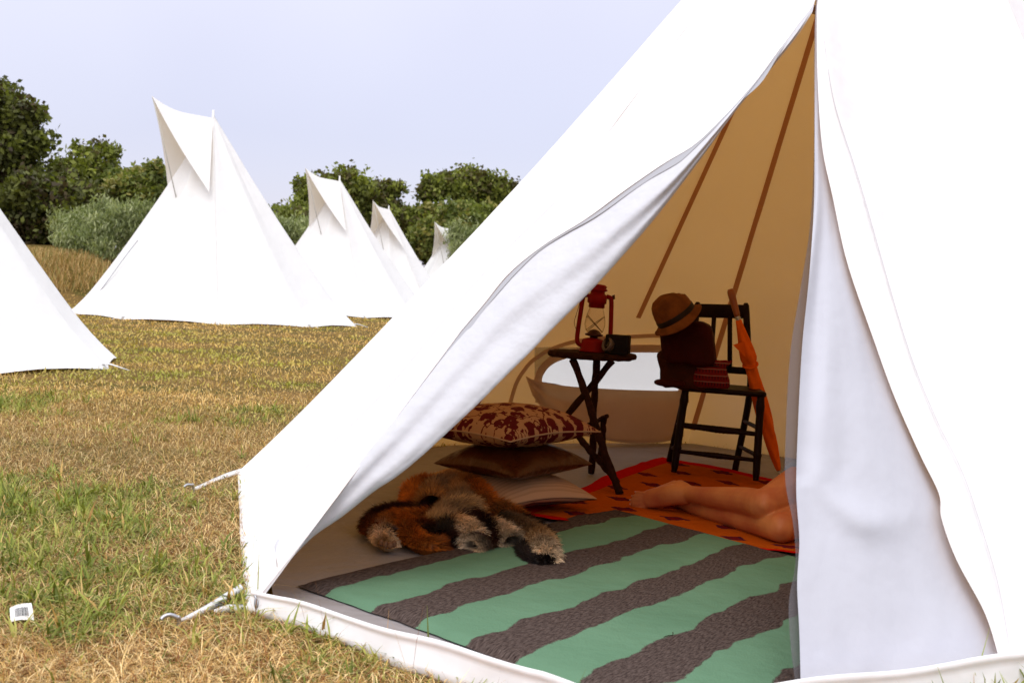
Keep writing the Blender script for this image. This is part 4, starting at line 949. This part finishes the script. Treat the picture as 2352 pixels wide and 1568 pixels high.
# ------------------------------------------------------------------ umbrella
ut, ub = P(1677, 664, 6.18), G(1794, 1100, .014)
um = thing('umbrella', 'furled orange umbrella with wooden handle, leaning against the black chair', 'umbrella', ub)
def al(f): return ut*(1-f)+ub*f
MB().tube([al(q) for q in np.linspace(0, .145, 14)], [.013, .018, .0195, .0195, .019, .0185, .018, .0178, .0175, .017, .0168, .0165, .016, .015], 14).build('handle', HANDLE, um)
MB().tube([al(q) for q in np.linspace(.14, .168, 8)], [.012, .014, .011, .015, .015, .011, .015, .013], 14).build('collar', METAL, um)
rows = []; axv = nrm(ub-ut); sa_ = nrm(np.cross(axv, V(0, 1, 0))); sb_ = np.cross(axv, sa_)
prof = [(.165, .014), (.18, .017), (.25, .024), (.33, .033), (.37, .036), (.395, .028), (.42, .027), (.47, .031), (.58, .032), (.70, .034), (.78, .030), (.86, .022), (.93, .014), (.955, .009)]
for q in np.linspace(.165, .955, 60):
    r_ = 1.06*np.interp(q, [a for a, _ in prof], [c for _, c in prof])
    rows.append([al(q)+sa_*r_*math.cos(a)*(1+.13*math.sin(4*a+q*22))+sb_*r_*math.sin(a)*(1+.13*math.sin(4*a+q*22)) for a in np.linspace(0, 6.2832, 32, endpoint=False)])
MB().grid(rows, True, True).build('canopy', ORANGE, um)
q = .40; MB().tube([al(q+.02*math.sin(a))+sa_*.036*math.cos(a)+sb_*.036*math.sin(a) for a in np.linspace(0, 6.2832, 30)], .006, 6, flat=.4).build('tie_strap', ORANGE, um)
lo = P(1694, 797, 6.10); MB().grid(tri_sheet(lo+V(.03, 0, .03), lo+V(.045, 0, -.05), lo+V(-.025, -.005, .01), 6, 0)).build('loose_fold', ORANGE, um)
MB().tube([al(.95), al(1.0)], [.006, .0045], 10).build('tip', METAL, um)

# ------------------------------------------------------------------ fox furs
def fur_mesh(name, rolls, parent, n_str, seed):
    r = np.random.default_rng(seed); mb = MB(); Vv, Cc, bc = [], [], []
    tot = sum(len(resample(np.array([p for p, _, _ in rl[0]]), 2))*0+sum(np.linalg.norm(np.diff(np.array([p for p, _, _ in rl[0]]), axis=0), axis=1))*np.mean([q for _, q, _ in rl[0]]) for rl in rolls)
    for pts, ln, flow in rolls:
        P_ = np.array([p for p, _, _ in pts]); R_ = np.array([q for _, q, _ in pts]); C_ = np.array([c for _, _, c in pts]); m = 24
        c = smooth_curve(P_, m); rad = np.interp(np.linspace(0, 1, m), np.linspace(0, 1, len(R_)), R_); colr = np.stack([np.interp(np.linspace(0, 1, m), np.linspace(0, 1, len(R_)), C_[:, k_]) for k_ in range(3)], 1)
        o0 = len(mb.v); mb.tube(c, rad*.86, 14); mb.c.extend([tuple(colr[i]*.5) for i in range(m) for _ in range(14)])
        share = np.sum(np.linalg.norm(np.diff(P_, axis=0), axis=1))*np.mean(R_)/tot; n = int(n_str*share)
        f = r.random(n)*(m-1.001); i = f.astype(int); g = (f-i)[:, None]; pc_ = c[i]*(1-g)+c[i+1]*g; rr__ = (rad[i]*(1-g[:, 0])+rad[i+1]*g[:, 0]); tg = c[i+1]-c[i]; tg /= np.linalg.norm(tg, axis=1)[:, None]
        a = np.cross(tg, r.normal(size=(n, 3))); a /= np.linalg.norm(a, axis=1)[:, None]
        root = pc_+a*rr__[:, None]*.84; d = a*.75+tg*flow+r.normal(size=(n, 3))*.28; d /= np.linalg.norm(d, axis=1)[:, None]
        L_ = ln*(.6+.7*r.random(n))[:, None]; d2 = d+tg*flow*.5-V(0, 0, .35); d2 /= np.linalg.norm(d2, axis=1)[:, None]
        s = np.cross(d, r.normal(size=(n, 3))); s /= np.linalg.norm(s, axis=1)[:, None]; w = .0009*(.7+.6*r.random(n))[:, None]
        p1 = root+d*L_*.5; p2 = p1+d2*L_*.5; p1[:, 2] = np.maximum(p1[:, 2], .03); p2[:, 2] = np.maximum(p2[:, 2], .026)
        Vv.append(np.stack([root-s*w, root+s*w, p1+s*w*.8, p1-s*w*.8, p2+s*w*.15, p2-s*w*.15], 1).reshape(-1, 3))
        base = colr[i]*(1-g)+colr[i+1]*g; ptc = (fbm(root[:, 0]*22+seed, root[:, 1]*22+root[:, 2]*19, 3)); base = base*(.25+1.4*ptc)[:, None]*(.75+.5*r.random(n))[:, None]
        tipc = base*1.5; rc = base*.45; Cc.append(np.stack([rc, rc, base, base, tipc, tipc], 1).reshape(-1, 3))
    v = np.concatenate(Vv); nb2 = len(v)//6; b_ = np.arange(nb2)[:, None]*6
    f = np.concatenate([b_+np.array([[0, 1, 2, 3]]), b_+np.array([[3, 2, 4, 5]])])
    bv = np.array(mb.v); bf = np.array([q for q in mb.f if len(q) == 4]); allv = np.concatenate([v, bv]); allf = np.concatenate([f, bf+len(v)]); allc = np.concatenate([np.concatenate(Cc), np.array(mb.c)])
    return np_mesh(name, allv, allf, allc, FUR, parent)
OR = (.46, .13, .014); DO = (.27, .062, .008); MR = (.045, .009, .004); BK = (.010, .004, .003); GY = (.20, .12, .062); BE = (.50, .29, .12); WH = (.78, .60, .40); TN = (.38, .155, .038)
fx = thing('fox_fur', 'heap of orange, grey and black fox pelts lying at the blanket edge', 'fur pelt', G(1040, 1230))
g_ = lambda x, y, z: G(x, y, z*.8)
pelt = [
 ([(g_(1000, 1225, .04), .055, BE), (g_(1040, 1195, .07), .075, GY), (g_(1060, 1168, .075), .064, GY), (g_(1045, 1136, .09), .054, TN)], .034, .5),
 ([(g_(990, 1165, .09), .055, TN), (g_(1000, 1130, .11), .050, GY), (g_(1040, 1116, .12), .052, TN), (g_(1085, 1128, .11), .048, OR), (g_(1105, 1150, .10), .05, OR)], .036, .6),
 ([(g_(985, 1170, .06), .042, DO), (g_(955, 1160, .06), .045, OR), (g_(948, 1135, .07), .046, OR), (g_(968, 1118, .08), .045, OR), (g_(992, 1120, .09), .04, DO)], .030, .6),
 ([(g_(985, 1182, .05), .04, MR), (g_(930, 1180, .045), .042, MR), (g_(880, 1188, .045), .044, MR), (g_(855, 1208, .042), .042, MR), (g_(862, 1225, .038), .035, DO)], .026, .6),
 ([(g_(990, 1195, .05), .045, DO), (g_(945, 1198, .05), .042, OR), (g_(905, 1200, .048), .042, OR), (g_(878, 1215, .044), .040, TN), (g_(880, 1240, .036), .034, WH)], .026, .6),
 ([(g_(930, 1200, .05), .036, OR), (g_(938, 1225, .045), .040, OR), (g_(955, 1245, .036), .036, OR), (g_(985, 1258, .032), .032, OR), (g_(1015, 1258, .03), .028, DO)], .028, .6),
 ([(g_(960, 1215, .05), .045, DO), (g_(985, 1228, .048), .044, MR), (g_(1010, 1240, .042), .042, BK), (g_(1040, 1250, .036), .034, MR)], .028, .6),
 ([(g_(1015, 1235, .06), .036, BK), (g_(1035, 1205, .075), .038, BK), (g_(1075, 1195, .08), .040, MR), (g_(1108, 1205, .07), .040, MR), (g_(1122, 1228, .055), .038, BK), (g_(1112, 1250, .042), .034, MR), (g_(1085, 1260, .036), .03, WH)], .028, .6),
 ([(g_(1040, 1215, .06), .05, BE), (g_(1070, 1225, .06), .052, WH), (g_(1088, 1243, .05), .042, WH)], .034, .8),
 ([(g_(1010, 1190, .08), .05, BE), (g_(1050, 1180, .10), .055, BE), (g_(1085, 1175, .10), .05, BE)], .034, .6),
 ([(g_(1085, 1150, .10), .042, OR), (g_(1120, 1163, .08), .044, OR), (g_(1160, 1180, .055), .042, TN), (g_(1195, 1198, .045), .036, OR)], .030, .5),
 ([(g_(1120, 1215, .05), .042, BE), (g_(1150, 1230, .045), .044, WH), (g_(1178, 1250, .038), .038, WH)], .034, .7)]
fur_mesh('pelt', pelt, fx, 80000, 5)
tail = [([(g_(1140, 1200, .06), .034, BK), (g_(1175, 1208, .055), .042, GY), (g_(1210, 1225, .05), .046, GY), (g_(1238, 1245, .048), .050, BE), (g_(1252, 1268, .042), .044, WH), (g_(1258, 1286, .036), .022, WH)], .036, .9),
        ([(g_(1185, 1190, .045), .022, BK), (g_(1230, 1205, .05), .022, BK), (g_(1262, 1240, .042), .020, BK), (g_(1268, 1275, .035), .018, BK), (g_(1245, 1294, .03), .018, BK), (g_(1210, 1280, .032), .018, BK), (g_(1200, 1255, .035), .018, BK)], .022, .5)]
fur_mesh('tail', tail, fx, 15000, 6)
pw = [([(g_(880, 1222, .055), .024, BK), (g_(900, 1228, .05), .024, (.10, .06, .05))], .018, .5), ([(g_(872, 1236, .045), .026, WH), (g_(886, 1252, .036), .024, BE), (g_(905, 1252, .034), .020, WH)], .016, .5)]
fur_mesh('paw', pw, fx, 5000, 8)
padm = mat('dry_paw_pad', (.20, .10, .05), .7, .3, bump=(90, .5))
for (x_, y_) in ((876, 1246), (886, 1250), (896, 1252), (905, 1248), (890, 1240)): MB().ell(g_(x_, y_, .056), V(.009, 0, 0), V(0, .009, 0), V(0, 0, .012)).build('paw_pad', padm, fx)

# ------------------------------------------------------------------ person lying on the orange blanket
per = thing('person', 'person lying on one side, bare legs stretched out beside the striped blanket', 'person', (1.4, 4.85, .03))
KR, AR = P(1752, 1158, 4.53), P(1580, 1133, 4.93); HRp = V(1.33, 4.80, .26)
KL, AL = P(1790, 1212, 4.46), P(1604, 1168, 4.93); HLp = V(1.38, 4.82, .115)
bd = MB()
def limb(pts, rads, n=16, flat=1.0): bd.tube(smooth_curve(pts, 40), np.interp(np.linspace(0, 1, 40), np.linspace(0, 1, len(rads)), rads), n, True, flat)
dS = AR-KR; up_ = V(0, 0, 1)
limb([HRp, on(HRp, KR, .5)+V(0, 0, .01), on(HRp, KR, .86), KR], [.088, .078, .062, .056])
bd.ell(KR+V(.006, 0, .002), V(.0575, 0, 0), V(0, .0575, 0), V(0, 0, .0575), 24, 16); bd.ell(KR+V(.0, -.030, .004), V(.034, 0, 0), V(0, .032, 0), V(0, 0, .034))
cb = nrm(np.cross(dS, up_)); cb = cb if cb[1] > 0 else -cb                       # calf side, away from the camera
limb([KR, on(KR, AR, .25)+cb*.018, on(KR, AR, .5)+cb*.012, on(KR, AR, .8), AR], [.056, .055, .047, .035, .033])
# right foot: sole away from the camera, little toe uppermost
heel = P(1557, 1120, 5.00); ball = P(1486, 1146, 5.05); tipc = P(1462, 1152, 5.07)
limb([AR, on(AR, heel, .6), heel], [.036, .038, .036])
limb([AR+V(0, 0, -.004), on(AR, ball, .4)+V(0, -.01, .006), on(AR, ball, .75), ball], [.036, .038, .038, .033], flat=1.15)
limb([heel, on(heel, ball, .5)+V(0, .012, -.002), ball], [.035, .034, .030])
limb([P(1552, 1136, 4.99), P(1515, 1150, 5.0), P(1487, 1155, 5.03)], [.024, .024, .022])
for (x0_, y0_, x1_, y1_, r_) in ((1486, 1163, 1453, 1169, .0110), (1482, 1155, 1448, 1158, .0078), (1482, 1147, 1448, 1148.5, .0075), (1483, 1140, 1452, 1139, .0070), (1486, 1133, 1460, 1130, .0070)):
    a, b_ = P(x0_, y0_, 5.03), P(x1_, y1_, 5.06); limb([a, on(a, b_, .5)+V(0, -.006, .003), b_], [r_*1.15, r_*.95, r_*1.08], 10)
bd.ell(AR+V(.0, -.024, .012), V(.016, 0, 0), V(0, .014, 0), V(0, 0, .016))
# left leg, underneath
limb([HLp, on(HLp, KL, .5), on(HLp, KL, .86), KL], [.085, .076, .060, .054]); bd.ell(KL+V(.006, 0, .002), V(.056, 0, 0), V(0, .056, 0), V(0, 0, .056), 24, 16); bd.ell(KL+V(.0, -.028, .002), V(.034, 0, 0), V(0, .032, 0), V(0, 0, .034))
dL = nrm(np.cross(AL-KL, up_)); dL = dL if dL[1] > 0 else -dL
limb([KL, on(KL, AL, .25)+dL*.016, on(KL, AL, .5)+dL*.01, on(KL, AL, .8), AL], [.052, .054, .048, .036, .033])
hl2, bl2 = AL+V(-.02, .06, .0), AL+V(-.06, .20, .005)
limb([AL, hl2], [.033, .030]); limb([AL, on(AL, bl2, .5), bl2], [.034, .033, .030])
for q in range(5): a = bl2+V(.0, .02-.012*q, -.01+.008*q); limb([a, a+V(-.035, .012, -.003), a+V(-.055, .018, -.008)], [.011, .010, .009], 8)
# pelvis, torso, arms, head (behind the mesh door)
pel = V(1.37, 4.84, .175); chest = V(1.66, 5.10, .175); neck = V(1.83, 5.22, .165); head = V(1.985, 5.315, .135)
limb([V(1.31, 4.80, .175), pel, on(pel, chest, .45), chest, V(1.77, 5.17, .17)], [.115, .135, .118, .135, .095], 20, 1.0)
limb([chest+V(.05, .04, 0), neck, on(neck, head, .6)], [.06, .052, .055])
bd.ell(head, V(.10, .062, 0), V(-.055, .075, 0)*1.0, V(0, 0, .080), 20, 16)
hd = nrm(V(.85, .52, 0)); fc = nrm(V(.45, -.80, .12))                            # head axis, face direction
bd.ell(head+fc*.090+hd*.0, hd*.022, fc*.018, V(0, 0, .012)); bd.ell(head+fc*.075-hd*.052, hd*.016, fc*.014, V(0, 0, .024)); bd.ell(head+fc*.062-hd*.078, hd*.024, fc*.022, V(0, 0, .030))
bd.ell(head+V(0, 0, .078)-fc*.008, hd*.028, fc*.016, V(0, 0, .010))
shR, shL = V(1.71, 5.10, .305), V(1.77, 5.16, .075); elR, wrR = V(1.60, 4.86, .22), V(1.50, 4.66, .075); elL, wrL = V(1.98, 5.02, .06), V(2.05, 5.22, .06)
for s_, e_, w_ in ((shR, elR, wrR), (shL, elL, wrL)):
    limb([s_, on(s_, e_, .5), e_], [.056, .046, .038]); limb([e_, on(e_, w_, .4), w_], [.039, .036, .025])
    d = nrm(w_-e_); sd_ = nrm(np.cross(d, V(0, 0, 1))); limb([w_, w_+d*.05, w_+d*.085], [.026, .036, .034], 14, .55)
    for q, ll2 in zip((-1.5, -.5, .5, 1.5), (.062, .075, .080, .070)):
        a = w_+d*.085+sd_*q*.018; limb([a, a+d*ll2*.5+V(0, 0, .004), a+d*ll2+V(0, 0, -.012)], [.0095, .0085, .0075], 8)
    a = w_+d*.03+sd_*.030; limb([a, a+d*.03+sd_*.025, a+d*.06+sd_*.030], [.012, .0105, .009], 8)
bo = bd.build('body', SKIN, per)
md = bo.modifiers.new('remesh', 'REMESH'); md.mode = 'VOXEL'; md.voxel_size = .0042; md.use_smooth_shade = True
ms = bo.modifiers.new('smooth', 'SMOOTH'); ms.factor = .5; ms.iterations = 8
for (x_, y_, r_) in ((1450, 1168, .008), (1446, 1158, .006), (1446, 1148, .006), (1450, 1139, .005), (1458, 1130, .005)):
    MB().ell(P(x_+1, y_-1, 5.045), V(.004, 0, 0), V(0, .006, 0), V(0, 0, r_*.6)).build('toenail', NAIL, per)
cl = MB(); bk_ = bd; bd = cl
limb([V(1.30, 4.79, .175), pel, on(pel, chest, .35)], [.125, .148, .132], 20)
limb([HRp+V(.02, .02, 0), on(HRp, KR, .3)+V(0, 0, .008), on(HRp, KR, .56)+V(0, 0, .006)], [.105, .099, .094]); limb([HLp+V(.02, .02, 0), on(HLp, KL, .3), on(HLp, KL, .5)], [.10, .094, .089])
so_ = cl.build('shorts', SHORTS, per); md = so_.modifiers.new('remesh', 'REMESH'); md.mode = 'VOXEL'; md.voxel_size = .008; md.use_smooth_shade = True; ms = so_.modifiers.new('smooth', 'SMOOTH'); ms.iterations = 4
cl = MB(); bd = cl
limb([on(pel, chest, .2), on(pel, chest, .45), chest, V(1.77, 5.17, .17)], [.138, .128, .145, .10], 20); limb([shR+V(.03, .02, -.05), shR, on(shR, elR, .6)], [.07, .066, .056]); limb([shL+V(.0, .0, .03), shL, on(shL, elL, .6)], [.07, .066, .056])
so_ = cl.build('shirt', SHIRT, per); md = so_.modifiers.new('remesh', 'REMESH'); md.mode = 'VOXEL'; md.voxel_size = .008; md.use_smooth_shade = True; ms = so_.modifiers.new('smooth', 'SMOOTH'); ms.iterations = 4
hm = MB(); hm.ell(head+hd*.022-fc*.022+V(0, 0, .004), V(.100, .064, 0), V(-.052, .072, 0), V(0, 0, .088), 24, 18); hm.build('hair', HAIRM, per)

tw = G(1535, 1462, .034); tag(MB().tube(smooth_curve([tw+V(-.012, -.004, .0), tw+V(0, 0, .004), tw+V(.012, .008, .003), tw+V(.013, .014, .010)], 14), .0012, 5).build('twig', TWIG), 'tiny curled twig lying on the striped blanket', 'twig')
# ------------------------------------------------------------------ barcode tag in the grass
tc0 = P(48, 1440, 3.02); tg0 = G(48, 1440, .03)
tagp = thing('paper_tag', 'small white paper tag with a printed barcode, dropped on the grass', 'paper tag', (tg0[0], tg0[1]-.06, .02))
q00, q10, q11, q01 = P(24, 1428, 2.97), P(78, 1421, 2.97), P(72, 1382, 3.01), P(22, 1396, 3.01)
rows = []
for i in range(9):
    f = i/8; rows.append([(q00*(1-g)+q10*g)*(1-f)+(q01*(1-g)+q11*g)*f+V(0, 0, .004*math.sin(f*3)+.003*math.sin(g*4)) for g in np.linspace(0, 1, 9)])
pap = MB().grid(rows).build('paper', PAPER, tagp)
mb = MB(); x_ = .22; rd = random.Random(4); nrm_t = nrm(np.cross(q10-q00, q01-q00)); nrm_t = nrm_t if nrm_t[2] > 0 else -nrm_t
while x_ < .80:
    w = rd.choice((.012, .02, .035)); vs_ = []
    for f in (.17, .68):
        for g in (x_, x_+w): vs_.append((q00*(1-g)+q10*g)*(1-f)+(q01*(1-g)+q11*g)*f+V(0, 0, .004*math.sin(f*3)+.003*math.sin(g*4))+nrm_t*.0016)
    mb.add(vs_, [(0, 1, 3, 2)]); x_ += w+rd.choice((.015, .02, .03))
mb.build('barcode', INK, tagp)
